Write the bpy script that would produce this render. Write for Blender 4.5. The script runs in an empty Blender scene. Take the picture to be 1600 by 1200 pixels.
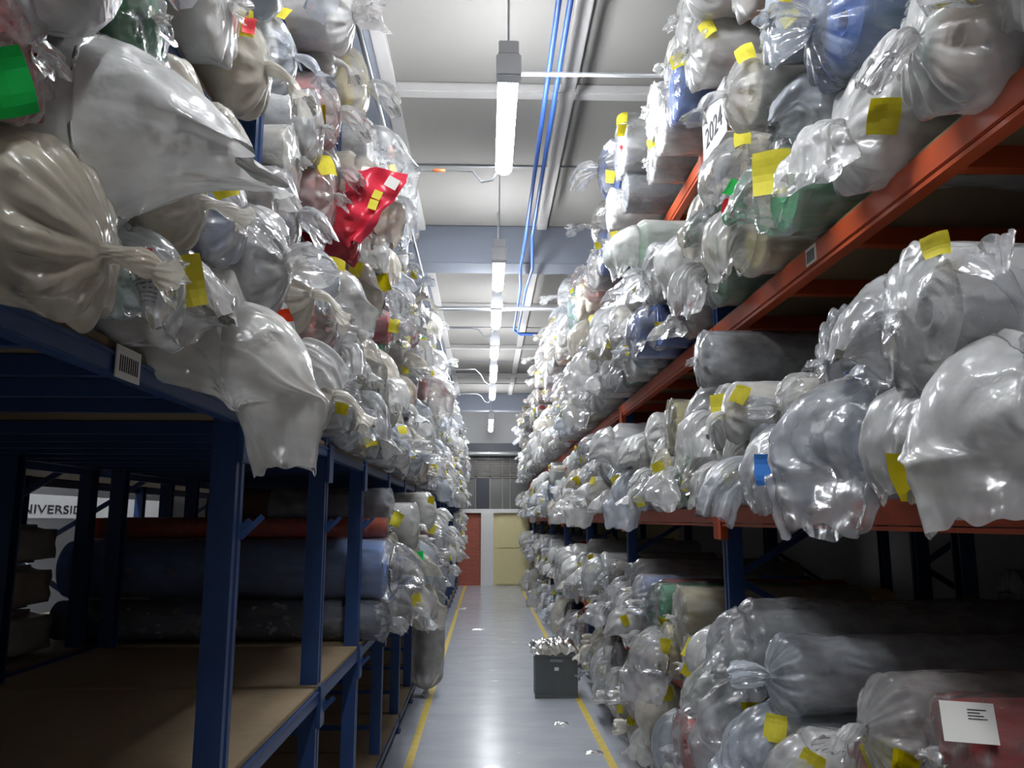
import bpy, bmesh, math, random
import numpy as np
from mathutils import Vector, Matrix, noise

SC = bpy.context.scene
COL = SC.collection
PI = math.pi
rnd = random.Random(11)

# ------------------------------------------------------------------ camera, world, exposure
CAM_Z = 1.65
cd = bpy.data.cameras.new('camera'); cam = bpy.data.objects.new('camera', cd); COL.objects.link(cam)
cd.sensor_width = 36; cd.lens = 28.1; cd.clip_start = 0.02; cd.clip_end = 80
cam.location = (0, 0, CAM_Z)
cam.rotation_euler = (math.radians(90 + 9.63), 0, math.radians(-1.83))
SC.camera = cam
w = bpy.data.worlds.new('world'); SC.world = w; w.use_nodes = True
w.node_tree.nodes['Background'].inputs[0].default_value = (0.75, 0.85, 1, 1)
w.node_tree.nodes['Background'].inputs[1].default_value = 0.03
SC.view_settings.view_transform = 'Standard'; SC.view_settings.look = 'None'
SC.view_settings.exposure = 2.25; SC.view_settings.gamma = 1; SC.view_settings.use_curve_mapping = False
SC.cycles.max_bounces = 8; SC.cycles.diffuse_bounces = 4; SC.cycles.glossy_bounces = 2
SC.cycles.transparent_max_bounces = 14; SC.cycles.transmission_bounces = 4
SC.cycles.caustics_reflective = False; SC.cycles.caustics_refractive = False
LAMP = 21.0            # strength of every strip lamp

bpy.context.view_layer.update()
_ci = cam.matrix_world.inverted()
F = 28.1 / 36 * 1600
def px(p):
    q = _ci @ Vector(p)
    if q.z > -0.05: return None
    return (800 + F * q.x / -q.z, 600 - F * q.y / -q.z)

# ------------------------------------------------------------------ materials
def nt(name):
    m = bpy.data.materials.new(name); m.use_nodes = True
    t = m.node_tree; b = t.nodes['Principled BSDF']
    return m, t, b
def lk(t, a, b): t.links.new(a, b)
def node(t, ty, **kw):
    n = t.nodes.new(ty)
    for k, v in kw.items(): setattr(n, k, v)
    return n

def plain(name, col, rough=0.6, metal=0.0, var=0.12, scale=9, spec=0.5, bump=0.0):
    m, t, b = nt(name)
    tc = node(t, 'ShaderNodeTexCoord'); n = node(t, 'ShaderNodeTexNoise'); n.inputs['Scale'].default_value = scale
    n.inputs['Detail'].default_value = 5
    lk(t, tc.outputs['Object'], n.inputs['Vector'])
    r = node(t, 'ShaderNodeMapRange'); r.inputs['To Min'].default_value = 1 - var; r.inputs['To Max'].default_value = 1 + var
    lk(t, n.outputs['Fac'], r.inputs['Value'])
    mx = node(t, 'ShaderNodeVectorMath', operation='SCALE'); mx.inputs[0].default_value = col
    lk(t, r.outputs['Result'], mx.inputs['Scale']); lk(t, mx.outputs['Vector'], b.inputs['Base Color'])
    b.inputs['Roughness'].default_value = rough; b.inputs['Metallic'].default_value = metal
    b.inputs['Specular IOR Level'].default_value = spec
    if bump:
        bp = node(t, 'ShaderNodeBump'); bp.inputs['Strength'].default_value = bump; bp.inputs['Distance'].default_value = 0.01
        lk(t, n.outputs['Fac'], bp.inputs['Height']); lk(t, bp.outputs['Normal'], b.inputs['Normal'])
    return m

M = {}
M['blue'] = plain('blue_steel', (0.015, 0.048, 0.155), 0.42)
M['orange'] = plain('orange_steel', (0.50, 0.075, 0.018), 0.45, var=0.18)
M['wood'] = plain('chipboard', (0.21, 0.15, 0.085), 0.75, var=0.2, scale=30)
M['card'] = plain('cardboard', (0.30, 0.19, 0.10), 0.85)
M['bale'] = plain('wrapped_bale', (0.34, 0.31, 0.27), 0.5, var=0.3, scale=6, bump=0.6)
M['metal'] = plain('galvanised', (0.55, 0.56, 0.58), 0.35, 0.8)
M['conduit'] = plain('conduit_grey', (0.25, 0.26, 0.28), 0.4, 0.5)
M['bluepipe'] = plain('blue_pipe', (0.03, 0.09, 0.32), 0.4)
M['orangeband'] = plain('orange_band', (0.75, 0.16, 0.05), 0.5)
M['white'] = plain('white_paint', (0.78, 0.78, 0.77), 0.55, var=0.05)
M['wallpaint'] = plain('wall_paint', (0.36, 0.36, 0.36), 0.7, var=0.06, scale=1.5)
M['ceil'] = plain('ceiling_concrete', (0.26, 0.25, 0.236), 0.85, var=0.09, scale=1.1)
M['ceilrib'] = plain('ceiling_rib', (0.46, 0.45, 0.44), 0.8, var=0.05)
M['girder'] = plain('girder_grey', (0.14, 0.155, 0.19), 0.7, var=0.08, scale=2)
M['darkbeam'] = plain('dark_beam', (0.045, 0.05, 0.065), 0.5)
M['door'] = plain('cream_door', (0.74, 0.66, 0.36), 0.5, var=0.05)
M['glass'] = plain('dusk_glass', (0.13, 0.13, 0.125), 0.2)
M['mull'] = plain('window_metal', (0.24, 0.22, 0.2), 0.5)
M['tagy'] = plain('yellow_tag', (0.74, 0.66, 0.05), 0.7, var=0.12, scale=40)
M['tagg'] = plain('green_tag', (0.005, 0.62, 0.11), 0.6)
M['tagr'] = plain('red_tag', (0.75, 0.04, 0.05), 0.6)
M['tago'] = plain('orange_tag', (0.85, 0.14, 0.02), 0.6)
M['tagb'] = plain('blue_tag', (0.05, 0.22, 0.66), 0.6)
M['paper'] = plain('white_paper', (0.78, 0.77, 0.72), 0.7, var=0.05)
M['ink'] = plain('black_ink', (0.025, 0.025, 0.03), 0.7)
M['print'] = plain('faded_print', (0.10, 0.10, 0.11), 0.6)
M['crate'] = plain('crate_grey', (0.11, 0.12, 0.12), 0.5)
M['redfilm'] = plain('red_film', (0.72, 0.035, 0.07), 0.3, var=0.15, scale=25, bump=0.3)
M['tube'] = plain('card_tube', (0.45, 0.33, 0.2), 0.8)
M['dark'] = plain('dark_inside', (0.06, 0.045, 0.035), 0.8)

# floor epoxy
m, t, b = nt('epoxy_floor'); M['floor'] = m
tc = node(t, 'ShaderNodeTexCoord')
mp = node(t, 'ShaderNodeMapping'); mp.inputs['Scale'].default_value = (1.2, 3.0, 1); lk(t, tc.outputs['Object'], mp.inputs['Vector'])
n1 = node(t, 'ShaderNodeTexNoise'); n1.inputs['Scale'].default_value = 1.4; n1.inputs['Detail'].default_value = 7; lk(t, mp.outputs['Vector'], n1.inputs['Vector'])
cr = node(t, 'ShaderNodeValToRGB'); cr.color_ramp.elements[0].position = 0.3; cr.color_ramp.elements[0].color = (0.42, 0.44, 0.49, 1)
cr.color_ramp.elements[1].position = 0.62; cr.color_ramp.elements[1].color = (0.48, 0.50, 0.545, 1)
lk(t, n1.outputs['Fac'], cr.inputs['Fac'])
n2 = node(t, 'ShaderNodeTexNoise'); n2.inputs['Scale'].default_value = 5; n2.inputs['Detail'].default_value = 9; lk(t, mp.outputs['Vector'], n2.inputs['Vector'])
c2 = node(t, 'ShaderNodeValToRGB'); c2.color_ramp.elements[0].position = 0.66; c2.color_ramp.elements[0].color = (1, 1, 1, 1)
c2.color_ramp.elements[1].position = 0.74; c2.color_ramp.elements[1].color = (0.72, 0.7, 0.7, 1); lk(t, n2.outputs['Fac'], c2.inputs['Fac'])
mm = node(t, 'ShaderNodeMix', data_type='RGBA', blend_type='MULTIPLY'); mm.inputs['Factor'].default_value = 1
lk(t, cr.outputs['Color'], mm.inputs[6]); lk(t, c2.outputs['Color'], mm.inputs[7]); lk(t, mm.outputs[2], b.inputs['Base Color'])
rr = node(t, 'ShaderNodeMapRange'); rr.inputs['To Min'].default_value = 0.12; rr.inputs['To Max'].default_value = 0.34
lk(t, n2.outputs['Fac'], rr.inputs['Value']); lk(t, rr.outputs['Result'], b.inputs['Roughness'])
bp = node(t, 'ShaderNodeBump'); bp.inputs['Strength'].default_value = 0.12; bp.inputs['Distance'].default_value = 0.02
lk(t, n1.outputs['Fac'], bp.inputs['Height']); lk(t, bp.outputs['Normal'], b.inputs['Normal'])

M['yline'] = plain('yellow_floor_paint', (0.66, 0.50, 0.10), 0.45, var=0.3, scale=14)

# brick
m, t, b = nt('red_brick'); M['brick'] = m
tc = node(t, 'ShaderNodeTexCoord'); br = node(t, 'ShaderNodeTexBrick')
mp = node(t, 'ShaderNodeMapping'); mp.inputs['Rotation'].default_value = (PI/2, 0, 0); lk(t, tc.outputs['Object'], mp.inputs['Vector'])
lk(t, mp.outputs['Vector'], br.inputs['Vector'])
br.inputs['Color1'].default_value = (0.44, 0.10, 0.06, 1); br.inputs['Color2'].default_value = (0.34, 0.08, 0.05, 1)
br.inputs['Mortar'].default_value = (0.4, 0.22, 0.17, 1); br.inputs['Scale'].default_value = 5; br.inputs['Mortar Size'].default_value = 0.02
lk(t, br.outputs['Color'], b.inputs['Base Color']); b.inputs['Roughness'].default_value = 0.8

# lamp
m, t, b = nt('lamp_diffuser'); M['lamp'] = m
b.inputs['Base Color'].default_value = (0.9, 0.9, 0.9, 1)
b.inputs['Emission Color'].default_value = (0.93, 0.96, 1.0, 1); b.inputs['Emission Strength'].default_value = LAMP

# fabric: tint from the object's own colour / from a colour attribute
def fabric_mat(name, attr):
    m, t, b = nt(name)
    if attr: c = node(t, 'ShaderNodeAttribute', attribute_name='tint')
    else: c = node(t, 'ShaderNodeObjectInfo')
    tc = node(t, 'ShaderNodeTexCoord')
    n = node(t, 'ShaderNodeTexNoise'); n.inputs['Scale'].default_value = 6 if not attr else 20; n.inputs['Detail'].default_value = 6
    mp = node(t, 'ShaderNodeMapping'); mp.inputs['Scale'].default_value = (2.5, 1, 1)
    lk(t, tc.outputs['Object'], mp.inputs['Vector']); lk(t, mp.outputs['Vector'], n.inputs['Vector'])
    r = node(t, 'ShaderNodeMapRange'); r.inputs['To Min'].default_value = 0.78; r.inputs['To Max'].default_value = 1.15
    lk(t, n.outputs['Fac'], r.inputs['Value'])
    mx = node(t, 'ShaderNodeVectorMath', operation='SCALE'); lk(t, c.outputs['Color'], mx.inputs[0]); lk(t, r.outputs['Result'], mx.inputs['Scale'])
    lk(t, mx.outputs['Vector'], b.inputs['Base Color']); b.inputs['Roughness'].default_value = 0.85
    b.inputs['Specular IOR Level'].default_value = 0.2
    bp = node(t, 'ShaderNodeBump'); bp.inputs['Strength'].default_value = 0.3; bp.inputs['Distance'].default_value = 0.02
    lk(t, n.outputs['Fac'], bp.inputs['Height']); lk(t, bp.outputs['Normal'], b.inputs['Normal'])
    return m
M['fabric'] = fabric_mat('rolled_fabric', False)
M['fabric_far'] = fabric_mat('rolled_fabric_by_attribute', True)

def film_mat(name, attr, scale):
    m = bpy.data.materials.new(name); m.use_nodes = True; t = m.node_tree; t.nodes.clear()
    out = node(t, 'ShaderNodeOutputMaterial')
    if attr: oi = node(t, 'ShaderNodeAttribute', attribute_name='tint')
    else: oi = node(t, 'ShaderNodeObjectInfo')
    tc = node(t, 'ShaderNodeTexCoord')
    vo = node(t, 'ShaderNodeTexNoise'); vo.noise_type = 'RIDGED_MULTIFRACTAL'; vo.inputs['Scale'].default_value = scale * 0.32; vo.inputs['Detail'].default_value = 2.5
    vo.inputs['Distortion'].default_value = 0.9; vo.inputs['Roughness'].default_value = 0.45
    nz = node(t, 'ShaderNodeTexNoise'); nz.inputs['Scale'].default_value = scale * 0.5; nz.inputs['Detail'].default_value = 3
    mixv = node(t, 'ShaderNodeMix', data_type='VECTOR'); mixv.inputs['Factor'].default_value = 0.25
    mp = node(t, 'ShaderNodeMapping'); mp.inputs['Scale'].default_value = (0.55, 1, 0.8)
    lk(t, tc.outputs['Object'], mp.inputs['Vector'])
    lk(t, mp.outputs['Vector'], nz.inputs['Vector']); lk(t, mp.outputs['Vector'], mixv.inputs[4]); lk(t, nz.outputs['Color'], mixv.inputs[5])
    lk(t, mixv.outputs[1], vo.inputs['Vector'])
    bp = node(t, 'ShaderNodeBump'); bp.inputs['Strength'].default_value = 0.7; bp.inputs['Distance'].default_value = 0.03 if not attr else 0.010
    lk(t, vo.outputs['Fac'], bp.inputs['Height'])
    df = node(t, 'ShaderNodeBsdfDiffuse'); tl = node(t, 'ShaderNodeBsdfTranslucent'); gl = node(t, 'ShaderNodeBsdfGlossy'); tr = node(t, 'ShaderNodeBsdfTransparent')
    gl.inputs['Roughness'].default_value = 0.2; gl.inputs['Color'].default_value = (1, 1, 1, 1)
    tr.inputs['Color'].default_value = (0.95, 0.95, 0.95, 1)
    for s in (df, tl): lk(t, oi.outputs['Color'], s.inputs['Color'])
    for s in (df, tl, gl): lk(t, bp.outputs['Normal'], s.inputs['Normal'])
    m1 = node(t, 'ShaderNodeMixShader'); m1.inputs[0].default_value = 0.35; lk(t, df.outputs[0], m1.inputs[1]); lk(t, tl.outputs[0], m1.inputs[2])
    # opacity: the film's own cloudiness, patchy
    ad = node(t, 'ShaderNodeMath', operation='MULTIPLY_ADD'); ad.inputs[1].default_value = 0.5; ad.use_clamp = True
    lk(t, nz.outputs['Fac'], ad.inputs[0])
    of = node(t, 'ShaderNodeMath', operation='SUBTRACT'); of.inputs[1].default_value = 0.33
    if attr: of.inputs[0].default_value = 0.62
    else: lk(t, oi.outputs['Alpha'], of.inputs[0])
    lk(t, of.outputs[0], ad.inputs[2])
    m2 = node(t, 'ShaderNodeMixShader'); lk(t, ad.outputs[0], m2.inputs[0]); lk(t, tr.outputs[0], m2.inputs[1]); lk(t, m1.outputs[0], m2.inputs[2])
    fr = node(t, 'ShaderNodeFresnel'); fr.inputs['IOR'].default_value = 1.5; lk(t, bp.outputs['Normal'], fr.inputs['Normal'])
    fm = node(t, 'ShaderNodeMath', operation='MULTIPLY'); fm.inputs[1].default_value = 0.85; fm.use_clamp = True; lk(t, fr.outputs[0], fm.inputs[0])
    m3 = node(t, 'ShaderNodeMixShader'); lk(t, fm.outputs[0], m3.inputs[0]); lk(t, m2.outputs[0], m3.inputs[1]); lk(t, gl.outputs[0], m3.inputs[2])
    lk(t, m3.outputs[0], out.inputs['Surface'])
    return m
M['film'] = film_mat('plastic_film', False, 5.0)
M['film_far'] = film_mat('plastic_film_by_attribute', True, 30.0)

# ------------------------------------------------------------------ helpers
def tag(o, label=None, cat=None, group=None, kind=None):
    if label: o['label'] = label
    if cat: o['category'] = cat
    if group: o['group'] = group
    if kind: o['kind'] = kind
    return o
def empty(name, loc=(0, 0, 0), rz=0):
    o = bpy.data.objects.new(name, None); o.empty_display_size = 0.05; COL.objects.link(o)
    o.location = loc; o.rotation_euler = (0, 0, rz); return o
class MB:
    def __init__(s): s.bm = bmesh.new()
    def box(s, x0, y0, z0, x1, y1, z1, bev=0.0):
        r = bmesh.ops.create_cube(s.bm, size=1)
        for v in r['verts']:
            v.co = Vector(((x0+x1)/2 + v.co.x*(x1-x0), (y0+y1)/2 + v.co.y*(y1-y0), (z0+z1)/2 + v.co.z*(z1-z0)))
        if bev:
            es = list({e for v in r['verts'] for e in v.link_edges})
            bmesh.ops.bevel(s.bm, geom=es, offset=bev, segments=2, affect='EDGES')
        return s
    def bar(s, a, b, w, h=None):
        a, b = Vector(a), Vector(b); d = b - a; h = h or w
        r = bmesh.ops.create_cube(s.bm, size=1)
        q = d.to_track_quat('X', 'Z')
        for v in r['verts']:
            v.co = (a+b)/2 + q @ Vector((v.co.x*d.length, v.co.y*w, v.co.z*h))
        return s
    def prism(s, pts, z0, z1):
        lo = [s.bm.verts.new((x, y, z0)) for x, y in pts]; hi = [s.bm.verts.new((x, y, z1)) for x, y in pts]
        n = len(pts)
        for i in range(n): s.bm.faces.new((lo[i], lo[(i+1) % n], hi[(i+1) % n], hi[i]))
        s.bm.faces.new(hi); s.bm.faces.new(lo[::-1])
        return s
    def tube(s, pts, r, seg=10):
        pts = [Vector(p) for p in pts]; rings = []
        for i, p in enumerate(pts):
            d = (pts[min(i+1, len(pts)-1)] - pts[max(i-1, 0)]).normalized()
            u = d.orthogonal().normalized() if i == 0 else (pu - d*pu.dot(d)).normalized()
            pu = u; v = d.cross(u)
            rings.append([s.bm.verts.new(p + (u*math.cos(2*PI*k/seg) + v*math.sin(2*PI*k/seg))*r) for k in range(seg)])
        for a, b in zip(rings, rings[1:]):
            for k in range(seg): s.bm.faces.new((a[k], a[(k+1) % seg], b[(k+1) % seg], b[k]))
        s.bm.faces.new(rings[0][::-1]); s.bm.faces.new(rings[-1])
        return s
    def build(s, name, mat, parent=None, smooth=False, loc=None):
        bmesh.ops.recalc_face_normals(s.bm, faces=s.bm.faces)
        me = bpy.data.meshes.new(name); s.bm.to_mesh(me); s.bm.free()
        if smooth: me.polygons.foreach_set('use_smooth', [True]*len(me.polygons))
        me.materials.append(mat); o = bpy.data.objects.new(name, me); COL.objects.link(o)
        if parent: o.parent = parent
        if loc: o.location = loc
        return o
def struct(o): o['kind'] = 'structure'; return o
def text_mesh(s, size, mat, name='lettering', parent=None, ext=0.001):
    c = bpy.data.curves.new(name, 'FONT'); c.body = s; c.size = size; c.extrude = ext; c.align_x = 'CENTER'; c.align_y = 'CENTER'
    o = bpy.data.objects.new(name + '_c', c); COL.objects.link(o)
    dg = bpy.context.evaluated_depsgraph_get(); dg.update()
    me = bpy.data.meshes.new_from_object(o.evaluated_get(dg)); bpy.data.objects.remove(o)
    me.materials.clear(); me.materials.append(mat)
    q = bpy.data.objects.new(name, me); COL.objects.link(q)
    if parent: q.parent = parent
    return q
ORD = ['zeroth', 'first', 'second', 'third', 'fourth', 'fifth', 'sixth', 'seventh', 'eighth', 'ninth', 'tenth', 'eleventh', 'twelfth',
       'thirteenth', 'fourteenth', 'fifteenth', 'sixteenth', 'seventeenth', 'eighteenth', 'nineteenth', 'twentieth']

# ------------------------------------------------------------------ room shell
YB = 20.9
struct(MB().box(-7, -3, -0.1, 5, YB+0.3, 0).build('floor', M['floor']))
struct(MB().box(-7, -3, 4.6, 5, YB+0.3, 4.75).build('ceiling', M['ceil']))
struct(MB().box(-7.1, -3, 0, -7, YB+0.3, 4.6).build('wall_left', M['wallpaint']))
struct(MB().box(5, -3, 0, 5.1, YB+0.3, 4.6).build('wall_right', M['wallpaint']))
struct(MB().box(-7, -3.1, 0, 5, -3, 4.6).build('wall_back', M['wallpaint']))
# far wall
struct(MB().box(-7, YB, 0, -0.13, YB+0.2, 1.82).build('wall_front', M['brick']))
struct(MB().box(-0.13, YB-0.12, 0, 0.19, YB+0.2, 1.82).build('column', M['white']))
struct(MB().box(0.19, YB, 0, 5, YB+0.2, 1.82).build('wall_front', M['door']))
d = MB().box(0.27, YB-0.03, 0.03, 1.5, YB, 0.92).box(0.27, YB-0.03, 0.945, 1.5, YB, 1.74).build('door_1', M['door']); struct(d)
struct(MB().box(-7, YB-0.1, 1.82, 5, YB+0.2, 1.92).build('trim_1', M['white']))
wd = struct(MB().box(-7, YB+0.05, 1.92, 5, YB+0.1, 3.25).build('window_1', M['glass']))
mb = MB()
for x in (-1.9, -1.2, -0.85, -0.5, -0.27, 0.1, 0.42, 0.62, 1.1, 1.9): mb.box(x-0.018, YB, 1.92, x+0.018, YB+0.06, 3.25)
mb.box(-7, YB, 2.72, 5, YB+0.05, 2.76); mb.build('window_frame', M['mull'], wd)
mb = MB()
for k in range(9): mb.box(-1.6, YB-0.04, 2.78+k*0.05, 1.9, YB-0.02, 2.80+k*0.05)
mb.build('window_blind', M['mull'], wd)
MB().box(-0.26, YB+0.0, 1.93, 0.08, YB+0.045, 2.7).build('dark_pane', M['darkbeam'], wd)
struct(MB().box(-7, YB-0.05, 3.25, 5, YB+0.2, 3.62).build('trim_2', M['darkbeam']))
struct(MB().box(-7, YB, 3.62, 5, YB+0.2, 4.6).build('wall_front', M['wallpaint']))
pp = MB().tube([(-3, YB-0.25, 3.33), (3, YB-0.25, 3.33)], 0.06, 10).build('duct_pipe', M['metal'], smooth=True)
tag(pp, 'long metal pipe crossing the far wall above the dark windows', 'pipe')
# ceiling ribs and girders
k = 3
for y in (0.2, 2.45, 5.1, 10.75, 13.4, 16.1):
    struct(MB().box(-7, y-0.05, 4.53, 5, y+0.05, 4.6, 0.01).build('trim_%d' % k, M['ceilrib'])); k += 1
for y in (1.3, 3.8, 6.35, 9.3, 12.1, 14.8, 17.3):
    struct(MB().box(-7, y-0.012, 4.585, 5, y+0.012, 4.602).build('trim_%d' % k, M['conduit'])); k += 1
for y in (7.75, 18.7):
    struct(MB().box(-7, y, 4.2, 5, y+0.35, 4.6, 0.01).build('ceiling_beam', M['girder']))
for x0, x1 in ((-2.2, -0.72), (2.4, 3.6)):
    struct(MB().box(x0, -3, 4.40, x1, YB, 4.6, 0.01).build('ceiling_beam', M['girder']))
struct(MB().box(0.50, -3, 4.56, 0.60, YB, 4.6, 0.005).build('trim_%d' % k, M['ceilrib'])); k += 1
struct(MB().box(-0.72, -3, 4.54, -0.63, YB, 4.6, 0.005).build('trim_%d' % k, M['ceilrib'])); k += 1
# floor lines
for nm, x, lab in (('floor_line', -0.52, 'a'), ('floor_line', 0.87, 'b')):
    struct(MB().box(x-0.028, -3, 0.0, x+0.028, YB-0.02, 0.0015).build(nm, M['yline']))

# ------------------------------------------------------------------ lamps
LY = [-1.2, 1.15, 3.66, 6.50, 8.05, 9.85, 11.7, 13.6, 17.3, 19.0]
def make_lamp(y, x=0.10, length=1.15):
    r = empty('strip_light', (x, y, 3.80))
    mb = MB().box(-0.02, 0.0, 0.10, 0.02, length, 0.125, 0.004); mb.build('housing', M['white'], r)
    MB().box(-0.062, -0.05, 0.0, 0.062, 0.03, 0.12, 0.008).box(-0.05, -0.045, 0.12, 0.05, 0.02, 0.19, 0.004).build('end_box', M['metal'], r)
    # rounded diffuser
    pts = [(0.052*math.cos(a), 0.055+0.045*math.sin(a)) for a in [i*PI/10 for i in range(20)]]
    mb = MB(); a = [mb.bm.verts.new((p[0], 0.03, p[1])) for p in pts]; b2 = [mb.bm.verts.new((p[0], length-0.02, p[1])) for p in pts]
    for i in range(20): mb.bm.faces.new((a[i], a[(i+1) % 20], b2[(i+1) % 20], b2[i]))
    mb.bm.faces.new(a); mb.bm.faces.new(b2[::-1])
    mb.build('diffuser', M['lamp'], r, True)
    for yy in (0.01, length-0.06): MB().tube([(0, yy, 0.1), (0, yy, 0.80)], 0.006, 6).build('hanging_rod', M['metal'], r)
    return r
for i, y in enumerate(LY):
    o = make_lamp(y, 0.10, 1.15 if y < 6 else 0.95)
    tag(o, 'lit strip light hung on rods over the aisle, %s along from the camera end' % ORD[i+1], 'ceiling light', 'strip lights over the aisle')
for i, y in enumerate((3.0, 5.6, 7.5, 9.4)):  # unseen lamps over the next aisle, some added only to brighten the banner
    tag(make_lamp(y, -3.7), 'unseen lit strip light added over the neighbouring aisle beyond the blue rack, %s one' % ORD[i+1], 'ceiling light', 'unseen strip lights added over the neighbouring aisle')

# conduits and pipes under the ceiling
r = empty('conduit', (-0.60, 0, 3.88)); mb = MB().tube([(0, -2, 0), (0, YB-0.05, 0)], 0.014, 8); mb.build('pipe', M['conduit'], r, True)
for y in (2.7, 4.55, 9.6): MB().tube([(0, y, 0), (0, y+0.14, 0)], 0.017, 8).build('colour_band', M['orangeband'], r, True)
tag(r, 'grey conduit with orange bands running along the aisle above the blue rack', 'conduit')
for i, y in enumerate((4.95, 9.35, 12.0, 14.4)):
    r = empty('junction_box', (-0.60, y, 3.88))
    MB().box(-0.07, -0.04, -0.05, 0.05, 0.05, 0.05, 0.006).build('box', M['conduit'], r)
    ly = [v for v in LY if v + 1.15 > y - 0.5][0] + 1.1
    MB().tube([(0.05, 0, 0), (0.12, 0, 0.03), (0.42, 0.0, 0.03), (0.50, (ly-y)*0.3, -0.0), (0.56, (ly-y)*0.5, -0.09), (0.63, (ly-y)*0.8, -0.10), (0.69, (ly-y), 0.0)], 0.007, 6).build('cable', M['conduit'], r, True)
    if i == 0: MB().tube([(0.24, 0, 0.03), (0.32, 0, 0.03)], 0.011, 8).build('colour_band', M['orangeband'], r, True)
    tag(r, 'grey junction box with a cable looping to a strip light, %s from the camera' % ORD[i+1], 'junction box')
for i, (y, z, x0, x1, rr_) in enumerate(((3.9, 3.98, 0.16, 2.6, 0.012), (8.6, 3.95, -0.75, 2.6, 0.024))):
    o = MB().tube([(x0, y, z), (x1, y, z+0.02)], rr_, 10).build('ceiling_pipe', M['metal'], smooth=True)
    tag(o, ['thin grey pipe running sideways from the first strip light', 'bright metal pipe crossing the aisle just past the grey ceiling beam'][i], 'pipe')
def bluepipe(x, lab):
    pts = [(x, -2, 4.25), (x, 7.1, 4.25), (x+0.03*(1 if x > .38 else -1), 7.6, 4.1), (x, 8.3, 4.1), (x, 10.4, 4.15), (x+0.1*(x < .4), 10.6+(.43-x), 4.15), (2.6, 10.6+(.43-x), 4.17)]
    o = MB().tube(pts, 0.016, 8).build('blue_pipe', M['bluepipe'], smooth=True); tag(o, lab, 'pipe')
bluepipe(0.355, 'blue pipe along the ceiling, the one nearer the strip lights, bending to the orange rack')
bluepipe(0.415, 'blue pipe along the ceiling, the one nearer the orange rack, bending towards it')

# ------------------------------------------------------------------ racks
def upright_pts(s, d=0.07, wd=0.075):
    # open C profile with a grooved face; face at x=0 looking towards -x*s
    p = [(0, -wd/2), (0, -wd/6), (0.012, -wd/8), (0.012, wd/8), (0, wd/6), (0, wd/2), (d, wd/2), (d, wd/2-0.012), (0.012+0.01, wd/2-0.008), (0.022, -wd/2+0.008), (d, -wd/2+0.012), (d, -wd/2)]
    return [(x*s, y) for x, y in p]
def frame(root, xf, xb, y, z1, s, mat, hooks=False):
    """one front and one back upright with bracing"""
    o = MB().prism([(xf + a, y + b) for a, b in upright_pts(s)], 0.0, z1).box(min(xf-0.02*s, xf+0.09*s), y-0.06, 0, max(xf-0.02*s, xf+0.09*s), y+0.06, 0.008).build('upright', mat, root)
    MB().prism([(xb - a, y + b) for a, b in upright_pts(s)], 0.0, z1).build('upright', mat, root)
    mb = MB(); z = 0.15 if s > 0 else 1.97; k = 0
    if s < 0:
        for zz in (0.30, 0.80): MB().bar((xf+0.035*s, y, zz), (xb-0.035*s, y, zz), 0.02, 0.03).build('crossbar', mat, root)
    xa, xc = xf + 0.035*s, xb - 0.035*s
    while z < z1 - 0.7:
        a, c = (xa, xc) if k % 2 == 0 else (xc, xa)
        mb.bar((a, y, z), (c, y, z+0.62), 0.02, 0.03); z += 0.62; k += 1
    mb.build('bracing', mat, root)

# blue rack (X<0)
LXF, LXB = -0.685, -2.05
LYS = [-0.02, 2.26, 3.48, 4.50, 5.6, 6.7, 7.75] + [8.85 + 1.0*i for i in range(12)]
rl = empty('pallet_rack', (0, 0, 0))
tag(rl, 'long blue storage rack with chipboard shelves, its near lower bays standing empty', 'storage rack')
for i, y in enumerate(LYS):
    frame(rl, LXF, LXB, y, 3.72, -1, M['blue'])
LZ = [0.14, 0.985, 1.975, 2.68, 3.30]          # tops of the boards
for li, z in enumerate(LZ):
    for (ya, yb) in ((-0.02, 2.26), (2.26, 4.50), (4.50, 6.7), (6.7, 8.85), (8.85, 10.85), (10.85, 12.85), (12.85, 14.85), (14.85, 16.85), (16.85, 18.85), (18.85, 20.6)):
        for xf in (LXF, LXB):
            s = 1 if xf == LXF else -1
            mb = MB().box(xf-0.03, ya+0.04, z-(0.062 if z > 1.5 else 0.075), xf+0.008*s if s > 0 else xf, yb-0.04, z-0.019, 0.003)
            if s > 0: mb.box(xf-0.034, ya+0.04, z-0.03, xf+0.012, yb-0.04, z-0.024)
            mb.build('beam', M['blue'], rl)
        n = 2
        for j in range(n):
            a = ya + (yb-ya)*j/n; c = ya + (yb-ya)*(j+1)/n
            MB().box(LXB+0.01, a+0.042, z-0.018, LXF+0.004, c-0.042+0.038*(j < n-1), z, 0.002).build('shelf_board', M['wood'], rl)
    if li in (1, 2):
        mb = MB(); y = 0.2
        while y < 12:
            if min(abs(y-q) for q in LYS) > 0.08: mb.box(LXB, y-0.012, z-0.06, LXF-0.03, y+0.012, z-0.02)
            y += 0.26
        mb.build('cross_support', M['blue'], rl)
for y in LYS[1:]:
    for z in (LZ[1], LZ[2]):
        # beam end plates with the small sloping hooks beside them
        MB().box(LXF+0.002, y-0.046, z-0.17, LXF+0.018, y+0.046, z-0.005, 0.003).build('end_plate', M['blue'], rl)
for y in LYS[1:5]:
    for z in (1.60, 0.86):
        MB().bar((LXF-0.0, y+0.03, z), (LXF+0.055, y+0.05, z+0.06), 0.014, 0.016).bar((LXF-0.03, y+0.03, z-0.01), (LXF+0.02, y+0.05, z+0.05), 0.014, 0.016).build('hook', M['blue'], rl)
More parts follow.
